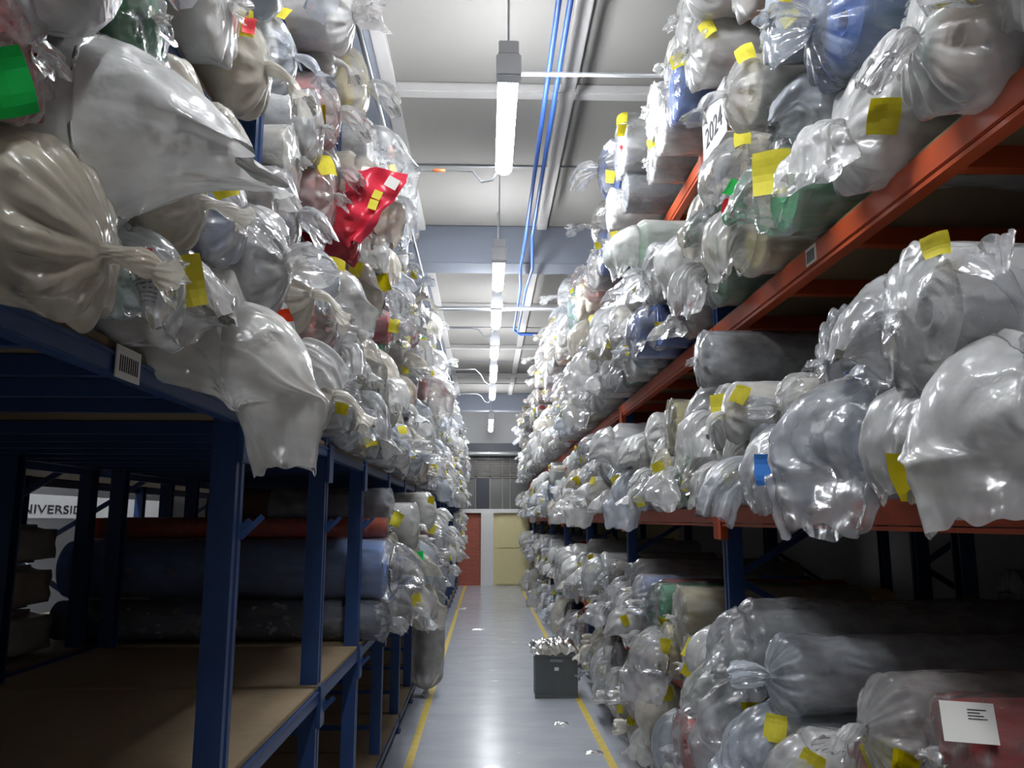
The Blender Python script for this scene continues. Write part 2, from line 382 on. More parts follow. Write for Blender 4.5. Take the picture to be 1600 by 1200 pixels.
# barcode label on the beam
o = MB().box(LXF+0.013, 1.44, 1.905, LXF+0.016, 1.54, 1.965).build('beam_label', M['paper'], rl)
mb = MB()
for i in range(9): mb.box(LXF+0.016, 1.452+i*0.009, 1.918, LXF+0.0168, 1.452+i*0.009+0.004, 1.948)
mb.build('barcode', M['ink'], o)
# second rack back to back with it
rl2 = empty('pallet_rack', (0, 0, 0))
tag(rl2, 'blue storage rack standing back to back behind the empty-bayed blue rack', 'storage rack')
for y in (3.0, 4.5, 5.6, 7.5, 9.5): frame(rl2, -3.20, -2.15, y, 3.9, 1, M['blue'])
for z in (0.985, 1.965, 2.9):
    MB().box(-3.19, 0.5, z-0.018, -2.15, 9.5, z).build('shelf_board', M['wood'], rl2)
    for x in (-3.20, -2.18): MB().box(x, 0.5, z-0.08, x+0.03, 9.5, z-0.018).build('beam', M['blue'], rl2)

# orange and blue rack (X>0)
RXF, RXB = 1.07, 2.25
RYS = [-1.3, 1.2, 3.72, 6.3, 8.85, 11.4, 13.9, 16.4, 18.9, 20.6]
RZ = [0.10, 0.84, 1.72, 2.56, 3.47]
rr0 = empty('pallet_rack', (0, 0, 0))
tag(rr0, 'long storage rack with orange beams on blue posts, packed with wrapped fabric', 'storage rack')
for y in RYS: frame(rr0, RXF+0.03, RXB, y, 3.52, 1, M['blue'])
for li, z in enumerate(RZ):
    for ya, yb in zip(RYS, RYS[1:]):
        if li:
            for xf in (RXF, RXB+0.01):
                mb = MB().box(xf, ya+0.03, z-0.085, xf+0.028, yb-0.03, z-0.012, 0.004)
                mb.box(xf+0.004, ya+0.03, z-0.10, xf+0.045, yb-0.03, z-0.088)
                mb.build('beam', M['orange'], rr0)
            for yy, sg in ((ya+0.03, 1), (yb-0.03, -1)):
                MB().box(RXF-0.004, yy-0.03, z-0.16, RXF+0.03, yy+0.03, z-0.01, 0.003).build('end_plate', M['orange'], rr0)
        MB().box(RXF+0.012, ya+0.02, z-0.012, RXB+0.02, yb-0.02, z).build('shelf_board', M['wood'], rr0)
    if li:
        mb = MB()
        for y in np.arange(-0.4, 9, 0.55): mb.box(RXF+0.03, y-0.02, z-0.07, RXB, y+0.02, z-0.013)
        mb.build('cross_support', M['orange'], rr0)
o = MB().box(RXF-0.003, 2.46, 2.482, RXF, 2.54, 2.54).build('beam_label', M['paper'], rr0)
mb = MB()
for i in range(7): mb.box(RXF-0.004, 2.472+i*0.009, 2.49, RXF-0.003, 2.472+i*0.009+0.004, 2.53)
mb.build('barcode', M['ink'], o)
# rack seen behind, beyond the orange one
rr1 = empty('pallet_rack', (0, 0, 0)); tag(rr1, 'dark blue rack standing behind the orange-beamed rack', 'storage rack')
for y in (1.3, 2.6, 4.6, 7.0): frame(rr1, 2.45, 3.5, y, 3.9, 1, M['blue'])
for z in (0.84, 1.72, 2.56):
    MB().box(2.45, 0.6, z-0.02, 3.5, 7, z).build('shelf_board', M['wood'], rr1)

# ------------------------------------------------------------------ wrapped rolls: mesh builders
# local axes: the roll lies along X, its end at x=0 and the wrapping goes on towards +X; unit radius
def crumple(p, f, seed):
    q = p*f + Vector((seed*7.3, seed*3.1, seed*5.7))
    d, _ = noise.voronoi(q)
    return d[0] - 0.4
def wrap_arrays(seed, kind, nu=70, nv=64, Lw=6.0, T=1.2, droop=1.0, flare=0.7, cap=0.6, amp=0.07, lift=0.0, neck=0.16, swing=0.0, sag=0.15, bulge=1.0, drop=0.0):
    rn = random.Random(seed*91+5)
    pl = rn.randint(9, 14); ph = rn.uniform(0, 6.28); ph2 = rn.uniform(0, 6.28)
    P = np.zeros((nu, nv, 3))
    # stations: (position along, stage, t)
    ns = [int(nu*0.40), int(nu*0.22)]; ns.append(nu - sum(ns))
    c = Vector((0, 0, 0)); ang = lift; i = 0
    for st, n in enumerate(ns):
        for j in range(n):
            t = j/(n-1) if st == 2 else j/n
            if st == 0:
                tt = t**0.6; x = -Lw*(1-tt); cen = Vector((x, 0, -drop*0.55*max(0, 1+x/3)**2)); r = 1.04; a = b = 1.0; d = Vector((1, 0, 0)); pleat = 0; cr = 0.5
                rb = 1 + (bulge-1)*math.sin(PI*min(1, tt))**2 if bulge > 1 else 1
                r *= rb
            elif st == 1:
                if kind == 'sleeve':
                    x = cap*t; cen = Vector((x, swing*.1*t, -0.08*t - drop*(0.55+0.45*t))); r = 1.05; a = 1.0; b = 1.0-0.25*t*t; d = Vector((1, 0, 0)); pleat = 0; cr = 1
                    c = cen.copy()
                else:
                    x = cap*t; cen = Vector((x, 0, -0.10*t*(1 if kind != 'tuck' else 0) - drop*(0.55+0.45*t))); r = neck + (1.04-neck)*max(0, 1-t**2.2)**0.75
                    a = b = 1; d = Vector((1, 0, 0)); pleat = math.sin(PI*min(1, t*1.02)**1.3); cr = 0.7
                    c = cen.copy()
                    if kind == 'tuck': r = 0.12 + (1.04-0.12)*max(0, 1-t**3)**0.8
            else:
                if j: 
                    step = T/(n-1)
                    ang2 = ang - droop*min(1, t*1.6)*(1 if kind != 'sleeve' else 1.25)
                    ang2 = max(ang2, -1.52)
                    d = Vector((math.cos(ang2), 0.5*swing, math.sin(ang2))).normalized()
                    c = c + d*step
                else: d = Vector((math.cos(ang), 0, math.sin(ang)))
                cen = c
                if kind == 'sleeve':
                    r = 1.05*(1 - 0.15*t - (0.25*t*t)); a = 1.0; b = 0.75*(1-t)+0.16; pleat = 0; cr = 1.6
                elif kind == 'twist':
                    r = neck*(1+0.25*math.sin(t*9+ph)) if t < 0.7 else neck + (flare-neck)*((t-0.7)/0.3)**1.1
                    a = 1; b = 0.8; pleat = 0.35; cr = 0.5
                elif kind == 'tuck':
                    r = 0.12 + 0.25*t; a = 1; b = 0.5; pleat = 0.2; cr = 0.7
                else:
                    r = neck + (flare-neck)*min(1, t*1.15)**0.65; a = 1.0; b = 0.75-0.4*t; pleat = 0.5*(1-t)+0.15; cr = 1.3
            side = Vector((-d.y, d.x, 0)).normalized() if abs(d.x)+abs(d.y) > 0.05 else Vector((0, 1, 0))
            if side.y < 0: side = -side
            up = d.cross(side).normalized()
            if up.z < 0 and abs(d.x) > 0.05 and st != 2: up = -up
            for k in range(nv):
                v = 2*PI*k/nv
                tw = 2.5*t if (st == 2 and kind == 'twist') else 0.0
                rr = r
                # gathers
                rr *= 1 + pleat*0.11*math.sin(pl*(v+tw)+ph) + pleat*0.06*math.sin((pl*2+1)*(v+tw)+ph2)
                if st == 2 and kind == 'knot': rr *= 1 + 0.30*t*math.sin(3*v+ph) + 0.14*t*math.sin(7*v+ph2)
                if st == 2 and kind == 'sleeve': rr *= 1 + 0.10*t*math.sin(5*v+ph2)
                cv, sv = math.cos(v), math.sin(v)
                p = cen + side*(cv*rr*a) + up*(sv*rr*b)
                if st < 2 and sv < 0 and r > 0.6: p = p + Vector((0, 0, sv*sag*(0.3 if st == 0 else 1)*(0.5+0.5*noise.noise(Vector((p.x*1.3+seed, cv*2, 3))))))
                if st == 2 and t > 0.75: p = p + d*(0.22*(t-0.75)*4*noise.noise(Vector((cv*1.6+seed, sv*1.6, 7.7))) * (1 + flare*0.4))
                nrm = (side*cv + up*sv)
                q = Vector((p.x*0.7, p.y, p.z))
                g = (0.3 if r < 0.3 else 1)
                al = (p.x*0.9 if st < 2 else 4+t*2.2)
                dd = crumple(q, 1.5, seed)*amp*0.75*cr*g + crumple(q, 3.6, seed+3)*amp*0.35*cr*g
                dd += (0.35-abs(noise.noise(Vector((al+seed, cv*2.6, sv*2.6)))))*amp*0.9*g + (0.3-abs(noise.noise(Vector((al*1.7+seed, cv*5.6, sv*5.6+3)))))*amp*0.5*g
                dd += noise.noise(Vector((al*0.5+seed, cv*1.4, sv*1.4)))*amp*1.3*cr*g
                if st == 0: dd = max(dd, -0.02)
                p = p + nrm*dd
                P[i, k] = p
            i += 1
    return P.reshape(-1, 3), grid_faces(nu, nv)
_gf = {}
def grid_faces(nu, nv):
    if (nu, nv) not in _gf:
        i, k = np.meshgrid(np.arange(nu-1), np.arange(nv), indexing='ij')
        a = i*nv + k; b = i*nv + (k+1) % nv
        _gf[(nu, nv)] = np.stack([a, b, b+nv, a+nv], axis=-1).reshape(-1, 4)
    return _gf[(nu, nv)]
def np_mesh(name, V, Fq, mats, midx=None, smooth=True):
    me = bpy.data.meshes.new(name)
    me.vertices.add(len(V)); me.vertices.foreach_set('co', np.ascontiguousarray(V, dtype=np.float32).ravel())
    me.loops.add(len(Fq)*4); me.loops.foreach_set('vertex_index', Fq.astype(np.int32).ravel())
    me.polygons.add(len(Fq)); me.polygons.foreach_set('loop_start', np.arange(len(Fq), dtype=np.int32)*4)
    me.polygons.foreach_set('use_smooth', np.full(len(Fq), smooth))
    for m_ in mats: me.materials.append(m_)
    if midx is not None: me.polygons.foreach_set('material_index', midx.astype(np.int32))
    me.update(calc_edges=True); me.validate()
    return me
def roll_arrays(nv=40, turns=6, seed=0, rough=0.012):
    """unit radius, unit length from x=-1 to 0, spiral end with a hollow core; first the side then the end rings"""
    prof = [(-1.0, 0.02), (-1.0, 0.97), (-0.99, 1.0), (-0.66, 1.0), (-0.33, 1.0), (-0.04, 1.0), (-0.012, 0.985), (0.0, 0.95)]
    for k in range(turns):
        r = 0.95 - 0.72*(k+0.5)/turns; prof.append((-0.014 if k % 2 == 0 else 0.002, r))
    prof += [(0.0, 0.2), (-0.12, 0.19), (-0.12, 0.02)]
    P = np.zeros((len(prof), nv, 3))
    for i, (x, r) in enumerate(prof):
        for k in range(nv):
            v = 2*PI*k/nv
            rr = r*(1 + (noise.noise(Vector((x*2+seed, math.cos(v)*1.5, math.sin(v)*1.5)))*rough*3 if r > 0.9 else 0.02*math.sin(v+k)))
            P[i, k] = (x, rr*math.cos(v), rr*math.sin(v))
    return P.reshape(-1, 3), grid_faces(len(prof), nv)

# prototypes
WRAPS = {}
SPEC = {
    'knot_a': dict(kind='knot', T=0.95, droop=0.9, flare=0.62, cap=0.62),
    'knot_b': dict(kind='knot', T=1.3, droop=1.3, flare=0.8, cap=0.5, swing=0.5),
    'knot_c': dict(kind='knot', T=0.8, droop=0.3, flare=0.7, cap=0.7, swing=-0.5, lift=0.2),
    'knot_d': dict(kind='knot', T=1.5, droop=1.45, flare=0.95, cap=0.45, amp=0.1),
    'twist_a': dict(kind='twist', T=1.3, droop=1.1, flare=0.4, cap=0.7, neck=0.15, amp=0.045),
    'twist_b': dict(kind='twist', T=1.0, droop=0.5, flare=0.35, cap=0.85, neck=0.17, swing=0.6, amp=0.05),
    'sleeve_a': dict(kind='sleeve', T=1.6, droop=1.2, cap=0.35, amp=0.085),
    'sleeve_b': dict(kind='sleeve', T=2.3, droop=1.5, cap=0.25, amp=0.10, swing=0.25),
    'sleeve_c': dict(kind='sleeve', T=1.0, droop=0.6, cap=0.4, amp=0.09, swing=-0.3),
    'tuck_a': dict(kind='tuck', T=0.25, droop=0.4, cap=0.22, amp=0.05),
    'tuck_b': dict(kind='tuck', T=0.35, droop=0.8, cap=0.42, amp=0.06),
}
def wrap_mesh(key, nu=70, nv=64, **kw):
    s = dict(SPEC[key]); s.update(kw); seed = s.pop('seed', list(SPEC).index(key)+1)
    V, Fq = wrap_arrays(seed, nu=nu, nv=nv, **s)
    return np_mesh('plastic_wrap', V, Fq, [M['film']])
for kk in SPEC:
    for v_ in (0, 1): WRAPS[kk, v_] = wrap_mesh(kk, 58, 56, seed=list(SPEC).index(kk)+1+20*v_)
LOWW = {kk: wrap_arrays(list(SPEC).index(kk)+40, nu=18, nv=14, **dict(SPEC[kk], Lw=2.5)) for kk in SPEC}
ROLLS = [np_mesh('fabric', *roll_arrays(40, 8, s), [M['fabric']]) for s in range(4)]
LOWR = roll_arrays(12, 1, 3)

def tag_mesh(seed, w_=0.07, h_=0.09, bend=0.5):
    rn = random.Random(seed); bm = bmesh.new(); nx, ny = 5, 6; g = []
    a1, a2 = rn.uniform(0, 6), rn.uniform(0, 6)
    for j in range(ny+1):
        for i in range(nx+1):
            u, v = i/nx-0.5, j/ny-0.5
            g.append(bm.verts.new((0.012*bend*math.sin(u*4+a1) + 0.010*bend*math.sin(v*5+a2) + 0.02*bend*u*v, u*w_*(1+0.1*math.sin(v*3+a1)), v*h_)))
    for j in range(ny):
        for i in range(nx):
            q = j*(nx+1)+i; bm.faces.new((g[q], g[q+1], g[q+nx+2], g[q+nx+1]))
    bmesh.ops.solidify(bm, geom=bm.faces[:], thickness=0.0012)
    me = bpy.data.meshes.new('tag'); bm.to_mesh(me); bm.free()
    return me
TAGM = {}
def tag_me(col, v):
    if (col, v) not in TAGM:
        me = tag_mesh(v+1); me.materials.append(M['tag'+col]); TAGM[col, v] = me
    return TAGM[col, v]
TAGNAME = {'y': 'yellow', 'g': 'green', 'r': 'red', 'o': 'orange', 'b': 'blue'}

# fabric colours (name, rgb, weight)
FABC = [('white', (0.84, 0.83, 0.80), 32), ('cream', (0.62, 0.57, 0.45), 16), ('beige', (0.42, 0.36, 0.28), 12), ('grey', (0.40, 0.41, 0.43), 9),
        ('charcoal', (0.06, 0.065, 0.08), 6), ('navy', (0.03, 0.05, 0.14), 5), ('blue', (0.10, 0.19, 0.55), 6), ('green', (0.08, 0.33, 0.17), 4),
        ('red', (0.60, 0.05, 0.05), 4), ('pink', (0.68, 0.28, 0.25), 3), ('yellow', (0.68, 0.55, 0.18), 4), ('brown', (0.16, 0.09, 0.06), 4)]
FD = {n: c for n, c, _ in FABC}
FILMC = [('cloudy', (0.92, 0.92, 0.91), 0.62, 34), ('creamy', (0.88, 0.83, 0.71), 0.66, 16), ('clear', (0.89, 0.91, 0.94), 0.38, 26), ('bluish', (0.78, 0.85, 0.95), 0.50, 14), ('milky', (0.92, 0.92, 0.90), 0.80, 14)]
FMD = {n: (c, a) for n, c, a, _ in FILMC}

def build_roll(name, side, y, z, r, xf, length, wkey, wvar, fab, film, tags, label, group, mesh=None, yaw=0.0, pitch=0.0, bundle=False, cat=None, wscale=None, fin=0.0):
    """side -1: blue rack (roll points to +X); side +1: orange rack (roll points to -X). xf: world X of the roll's end"""
    rz = (0 if side < 0 else PI) + yaw
    root = empty(name, (xf, y, z), rz); root.rotation_euler = (0, pitch, rz)
    fo = bpy.data.objects.new('fabric', ROLLS[wvar % 4]); COL.objects.link(fo); fo.parent = root
    fo.scale = (length, r*(0.97 if not bundle else 0.9), r*(0.97 if not bundle else 0.9)); fo.rotation_euler = (rnd.uniform(0, 6), 0, 0)
    fo.color = (*fab, 1); fo.location.x = -fin
    wo = bpy.data.objects.new('plastic_wrap', mesh or WRAPS[wkey, wvar % 2]); COL.objects.link(wo); wo.parent = root
    ws = wscale or (1, 1, 1); wo.scale = (r*ws[0]*min(1.4, length/(6*r)) if mesh is None else r*ws[0], r*ws[1], r*ws[2])
    if mesh is None: wo.scale.x = r*ws[0]
    wo.color = (*film[0], film[1])
    cs = -1 if side < 0 else 1            # local Y direction that looks back to the camera
    for i, tg in enumerate(tags):
        col, phi, dist, xx, sz = tg[:5]; rot = tg[5] if len(tg) > 5 else rnd.uniform(-0.5, 0.5)
        to = bpy.data.objects.new('tag', tag_me(col, (i + int(phi*7)) % 4)); COL.objects.link(to); to.parent = root
        to.location = (xx*r, cs*math.cos(phi)*r*dist, math.sin(phi)*r*dist)
        n = Vector((0.55, cs*math.cos(phi), 0.8*math.sin(phi))).normalized()
        q = n.to_track_quat('X', 'Z'); to.rotation_mode = 'QUATERNION'; to.rotation_quaternion = q @ Matrix.Rotation(rot, 3, 'X').to_quaternion()
        to.scale = (sz, sz, sz)
    tag(root, label, cat or ('fabric roll' if not bundle else 'wrapped bundle'), group)
    return root

# ------------------------------------------------------------------ pile packing in the (Y, Z) section
def rest(y, r, placed, z0):
    z = z0 + r; sup = 0
    for (yy, zz, rr, ly) in placed:
        dy = abs(y - yy); s = (r + rr)*1.0
        if dy < s:
            q = zz + math.sqrt(s*s - dy*dy)
            if q > z: z = q; sup = ly
    return z, sup + 1

HERO = []
def H(**kw): HERO.append(kw)
# orange rack, upper shelf -------------------------------------------
H(side=1, sh=3, y=1.30, r=.12, xf=1.04, w='tuck_b', fab='beige', film='cloudy', op=.6, tags=[], label='beige roll in cloudy film in the top corner of the orange rack')
H(side=1, sh=3, y=1.55, r=.120, xf=1.02, ws=(1, 1.25, 1.25), w='knot_a', fab='beige', film='cloudy', op=.62, tags=[('y', 0.1, 1.4, 0.75, 1.1)], bundle=1, cap=.9, flare=.45,
  label='big cloudy bag of beige fabric with a short knot and yellow tag, upper orange beam', fabrgb=(.5, .42, .36))
H(side=1, sh=3, y=1.99, r=.150, xf=1.02, w='knot_b', fab='white', film='cloudy', op=.66, tags=[('y', -0.4, 1.15, 0.2, 1.0)], bundle=1, cap=.55, flare=.6, T=1.25, neck=.26, drop=.25,
  label='big round cloudy bag gathered into a thick knot with drooping tail, upper orange beam')
H(side=1, sh=3, y=2.42, r=.135, xf=.96, w='sleeve_c', fab='green', film='clear', op=.32, tags=[('y', -0.1, 1.3, 0.8, 1.5)], fabrgb=(.12, .42, .22),
  label='green fabric roll in clear film with a large yellow tag, beside the round knotted bag')
H(side=1, sh=3, y=2.82, r=.14, xf=1.0, w='sleeve_a', fab='yellow', film='milky', op=.55, tags=[('o', 0.8, 1.2, 0.5, .9), ('g', 0.7, 1.3, 0.8, .9, 1.0), ('r', 0.2, 1.3, 1.1, .6)],
  label='pale yellow roll in milky film with orange, green and red tags', fabrgb=(.75, .66, .28))
H(side=1, sh=3, y=3.28, r=.145, xf=1.0, w='knot_d', fab='green', film='cloudy', op=.45, tags=[('g', 0.1, 1.2, 0.4, .9)], fabrgb=(.12, .42, .22),
  label='green roll in cloudy film with a green tag, last before the upper beam joint')
H(side=1, sh=3, y=1.98, r=.135, ws=(1, 1.15, 1.15), xf=.98, w='knot_c', fab='navy', film='bluish', op=.34, tags=[], fabrgb=(.07, .13, .36),
  label='dark blue fabric bag in crinkled clear film, above the round knotted bag')
H(side=1, sh=3, y=1.74, r=.07, xf=1.05, w='tuck_b', fab='green', film='bluish', op=.42, tags=[], label='small green roll in pale crinkled film, beside the dark blue bag')
H(side=1, sh=3, y=2.30, r=.12, xf=1.04, w='sleeve_c', fab='white', film='bluish', op=.55, tags=[], label='pale bluish film sleeve hanging beside the dark blue bag', filmrgb=(.80, .86, .94))
H(side=1, sh=3, y=2.66, r=.12, xf=1.07, w='tuck_b', fab='white', film='bluish', op=.55, tags=[('b', 0.4, 1.1, 0.2, .5)], label='bluish film-wrapped white roll with a small blue tag, near the card sleeve', filmrgb=(.80, .86, .94))
H(side=1, sh=3, y=1.70, r=.09, xf=1.08, w='tuck_b', fab='green', film='clear', op=.3, tags=[('g', .2, 1.15, .2, .8)], fabrgb=(.16, .42, .10), label='leaf green roll with a green tag at the top above the knotted bags')
# middle shelf
H(side=1, sh=2, y=1.45, r=.115, xf=.97, ws=(1, 1.3, 1.3), w='sleeve_b', fab='white', film='cloudy', op=.74, tags=[], T=1.5, amp=.08, label='big milky bag with printed text draped over the orange beam at the frame edge', prt=1)
H(side=1, sh=2, y=1.70, r=.115, xf=.98, ws=(1, 1.12, 1.15), w='sleeve_a', fab='grey', film='cloudy', op=.58, tags=[('y', -0.75, 1.3, 1.0, 1.25, 0.1)], T=1.3, label='grey roll in a crinkled cloudy bag with a square yellow tag hanging over the beam')
H(side=1, sh=2, y=2.03, r=.155, xf=.98, w='sleeve_b', fab='grey', film='clear', op=.40, tags=[], T=2.0, fabrgb=(.24, .28, .36), label='large blue-grey roll whose clear sleeve hangs down over the orange beam')
H(side=1, sh=2, y=2.41, r=.11, xf=.95, w='sleeve_a', fab='white', film='clear', op=.45, tags=[('b', -0.3, 1.25, 1.3, 1.0, 0.0)], T=1.8, label='clear film sleeve with a blue label, beside the blue-grey roll')
H(side=1, sh=2, y=2.68, r=.12, xf=.95, w='knot_b', fab='grey', film='bluish', op=.45, tags=[], flare=1.05, T=2.0, swing=-.2, label='bluish film bag with a wide pointed tail sticking out over the aisle', filmrgb=(.82, .87, .95))
H(side=1, sh=2, y=2.95, r=.12, xf=.94, w='knot_d', fab='white', film='cloudy', op=.55, tags=[('y', -0.2, 1.2, .7, .8)], label='cloudy bag with a drooping tail and yellow tag, just before the beam joint')
H(side=1, sh=2, y=2.24, r=.145, xf=1.04, w='tuck_b', fab='charcoal', film='clear', op=.32, tags=[('y', 0.7, 1.1, 0.2, .6), ('b', -0.6, 1.1, 0.3, .7)], fabrgb=(.14, .15, .18), label='dark grey roll in clear film lying on top of the blue-grey roll')
H(side=1, sh=2, y=3.22, r=.12, xf=.95, w='sleeve_c', fab='cream', film='cloudy', op=.55, tags=[], label='cream roll in cloudy film low beside the beam joint')
H(side=1, sh=2, y=3.10, r=.12, xf=.94, w='knot_d', fab='white', film='cloudy', op=.6, tags=[('y', 0.1, 1.2, .5, 1.05, 0.0)], T=1.6, label='cloudy bag with a square yellow tag, topmost before the beam joint')
H(side=1, sh=2, y=1.26, r=.10, xf=.98, w='twist_a', fab='grey', film='clear', op=.45, tags=[('y', 0.0, 1.1, -.2, .9)], lift=1.3, droop=.3, T=1.8, flare=.6, label='clear bag with its twisted tail standing up, at the frame edge above the milky bag')
H(side=1, sh=2, y=3.92, r=.13, xf=.95, w='tuck_a', fab='yellow', film='clear', op=.3, tags=[], fabrgb=(.78, .70, .38), label='pale yellow roll in clear film past the beam joint')
H(side=1, sh=2, y=4.17, r=.12, xf=.93, w='knot_a', fab='yellow', film='cloudy', op=.4, tags=[('y', 0, 1.1, .5, .8)], fabrgb=(.78, .70, .38), label='pale yellow roll with a knotted cloudy bag and yellow tag past the beam joint')
H(side=1, sh=2, y=4.04, r=.13, xf=.95, w='tuck_a', fab='yellow', film='clear', op=.26, tags=[], fabrgb=(.72, .62, .28), label='bare-looking yellow roll end lying on the pale yellow rolls')
# lower shelf
H(side=1, sh=1, y=1.58, r=.13, xf=1.0, w='tuck_b', fab='pink', film='cloudy', op=.42, tags=[('y', -0.2, 1.15, .25, 1.4, 0)], label='pink roll with a large yellow tag at the bottom corner of the picture')
H(side=1, sh=1, y=1.86, r=.105, xf=1.01, w='sleeve_c', fab='cream', film='creamy', op=.6, tags=[('y', -0.9, 1.15, .3, 1.0)], label='creamy bag with crumpled front below the red roll')
H(side=1, sh=1, y=2.18, r=.12, xf=1.01, w='tuck_b', fab='pink', film='clear', op=.28, tags=[('y', 0.8, 1.15, .25, 1.0)], fabrgb=(.78, .28, .22), label='salmon pink roll in clear film with a yellow tag above it')
H(side=1, sh=1, y=2.44, r=.10, xf=.95, w='sleeve_a', fab='white', film='cloudy', op=.6, tags=[('y', 0.3, 1.1, .5, .9)], label='white bag hanging straight down with a narrow yellow tag')
H(side=1, sh=1, y=2.70, r=.12, xf=.95, w='sleeve_b', fab='white', film='bluish', op=.55, tags=[('y', 0.4, 1.2, .5, .9)], label='pale bluish bag with long hanging flap and yellow tag, lower orange shelf')
H(side=1, sh=1, y=3.00, r=.12, xf=.95, w='sleeve_b', fab='grey', film='clear', op=.45, tags=[('y', 0.2, 1.2, .3, .9)], label='grey bag with long hanging sleeve and yellow tag, lower orange shelf')
H(side=1, sh=1, y=3.32, r=.13, xf=.95, w='sleeve_c', fab='green', film='cloudy', op=.45, tags=[], fabrgb=(.12, .42, .22), label='green roll in cloudy film just before the blue post')
H(side=1, sh=1, y=1.80, r=.11, xf=1.03, w='tuck_b', fab='red', film='cloudy', op=.28, tags=[], white=1, label='red roll with a white paper label in cloudy film')
H(side=1, sh=1, y=2.04, r=.115, xf=1.02, w='twist_b', fab='white', film='cloudy', op=.5, tags=[('y', -0.5, 1.15, .5, .8)], fabrgb=(.74, .62, .60), label='long white-pink roll with a twisted end lying on top, lower orange shelf')
H(side=1, sh=1, y=2.60, r=.11, xf=.97, w='knot_c', fab='white', film='bluish', op=.5, tags=[], cap=.8, T=1.0, label='bluish bag with upturned tail above its neighbours on the lower orange shelf', filmrgb=(.8, .86, .95))
H(side=1, sh=1, y=2.92, r=.13, xf=.95, ws=(1, 1.15, 1.15), w='sleeve_c', fab='grey', film='clear', op=.38, tags=[], label='puffed clear bag bulging above its neighbours on the lower orange shelf')
H(side=1, sh=1, y=3.91, r=.13, xf=.97, w='tuck_a', fab='beige', film='cloudy', op=.45, tags=[('y', 0.7, 1.1, .2, 1.0), ('y', 0.1, 1.1, .3, 1.0)], label='beige roll with two yellow tags right behind the blue post')
H(side=1, sh=1, y=4.35, r=.13, xf=.95, w='sleeve_b', fab='yellow', film='clear', op=.4, tags=[('y', 0.3, 1.15, .3, .8)], label='yellowish roll in clear hanging film, second past the blue post')
# bottom shelf
H(side=1, sh=0, y=3.94, r=.165, xf=.96, w='tuck_b', fab='pink', film='clear', op=.32, tags=[], fabrgb=(.85, .22, .16), label='large salmon red roll in clear film near the floor')
H(side=1, sh=0, y=4.25, r=.14, xf=.93, w='knot_d', fab='white', film='cloudy', op=.6, tags=[('y', -.2, 1.1, .5, .7)], label='cloudy knotted bag next to the salmon red roll near the floor')
H(side=1, sh=0, y=4.02, r=.15, xf=.96, w='tuck_b', fab='pink', film='clear', op=.32, tags=[], fabrgb=(.80, .22, .18), label='salmon red roll lying on the large salmon red roll')
# topmost shelf
H(side=1, sh=4, y=3.08, r=.14, xf=.90, w='tuck_b', fab='white', film='milky', op=.5, tags=[('y', 0, 1.1, .1, .8)], label='white roll with yellow tag on the topmost orange shelf above the card sleeve')
H(side=1, sh=4, y=3.40, r=.15, xf=.87, w='tuck_a', fab='blue', film='clear', op=.26, tags=[('y', .3, 1.05, .15, 1.0)], fabrgb=(.12, .25, .70), label='bright blue roll with a yellow tag on its end, topmost orange shelf')
H(side=1, sh=4, y=3.74, r=.12, xf=.88, w='tuck_a', fab='white', film='milky', op=.55, tags=[], label='plain white roll end poking out beside the bright blue roll')
H(side=1, sh=4, y=4.08, r=.11, xf=.90, w='tuck_a', fab='grey', film='cloudy', op=.4, tags=[('y', .5, 1.1, .2, .8)], label='small grey roll with a yellow tag in front of the dark grey roll')
H(side=1, sh=4, y=4.52, r=.11, xf=.83, w='tuck_a', fab='charcoal', film='clear', op=.34, tags=[], fabrgb=(.16, .17, .19), label='dark grey glossy roll right under the large grey roll')
H(side=1, sh=4, y=4.50, r=.18, xf=.81, w='tuck_a', fab='grey', film='cloudy', op=.38, tags=[('y', .5, 1.05, .15, .9), ('y', 0.0, 1.1, .2, .8), ('r', -.5, 1.05, .2, .25)], fabrgb=(.48, .50, .54), label='large grey roll in cloudy film with two yellow tags, jutting over the aisle')
H(side=1, sh=4, y=3.24, r=.13, xf=.90, w='tuck_b', fab='white', film='milky', op=.5, tags=[], label='rounded white roll resting between the blue roll and the tagged white roll')
H(side=1, sh=4, y=3.92, r=.14, xf=.88, w='tuck_a', fab='white', film='cloudy', op=.5, tags=[], fabrgb=(.70, .70, .72), label='whitish roll in wrinkled film above the small grey roll')
# blue rack, middle shelf ---------------------------------------------
H(side=-1, sh=2, y=1.06, r=.108, xf=-.60, w='twist_b', fab='cream', film='creamy', op=.72, tags=[], bundle=1, cap=.8, T=.9, drop=.6, ws=(1, 1.05, 1.05), prt=0, label='very large cream bag gathered at its end, on the near end of the blue shelf', filmrgb=(.86, .80, .64))
H(side=-1, sh=2, y=1.27, r=.075, xf=-.60, prt=1, w='sleeve_a', fab='green', film='clear', op=.5, tags=[('r', -.1, 1.3, 1.1, .28)], fabrgb=(.30, .62, .44), label='pale green roll in film with a round red sticker on the blue shelf')
H(side=-1, sh=2, y=1.47, r=.09, xf=-.60, w='sleeve_c', fab='beige', film='cloudy', op=.6, tags=[('y', -.1, 1.3, .8, 1.0)], label='brownish bag with a yellow tag behind the big hanging white bag')
H(side=-1, sh=2, y=1.68, r=.11, xf=-.55, w='sleeve_b', fab='cream', film='milky', op=.68, tags=[], T=2.3, drop=.7, ws=(1.1, 1.15, 1.15), amp=.06, label='big white bag hanging down below the blue beam over the post', filmrgb=(.93, .92, .88))
H(side=-1, sh=2, y=2.0, r=.11, xf=-.54, w='knot_b', fab='white', film='cloudy', op=.6, tags=[('o', .4, 1.1, .5, .4)], label='white knotted bag right behind the big hanging bag on the blue shelf')
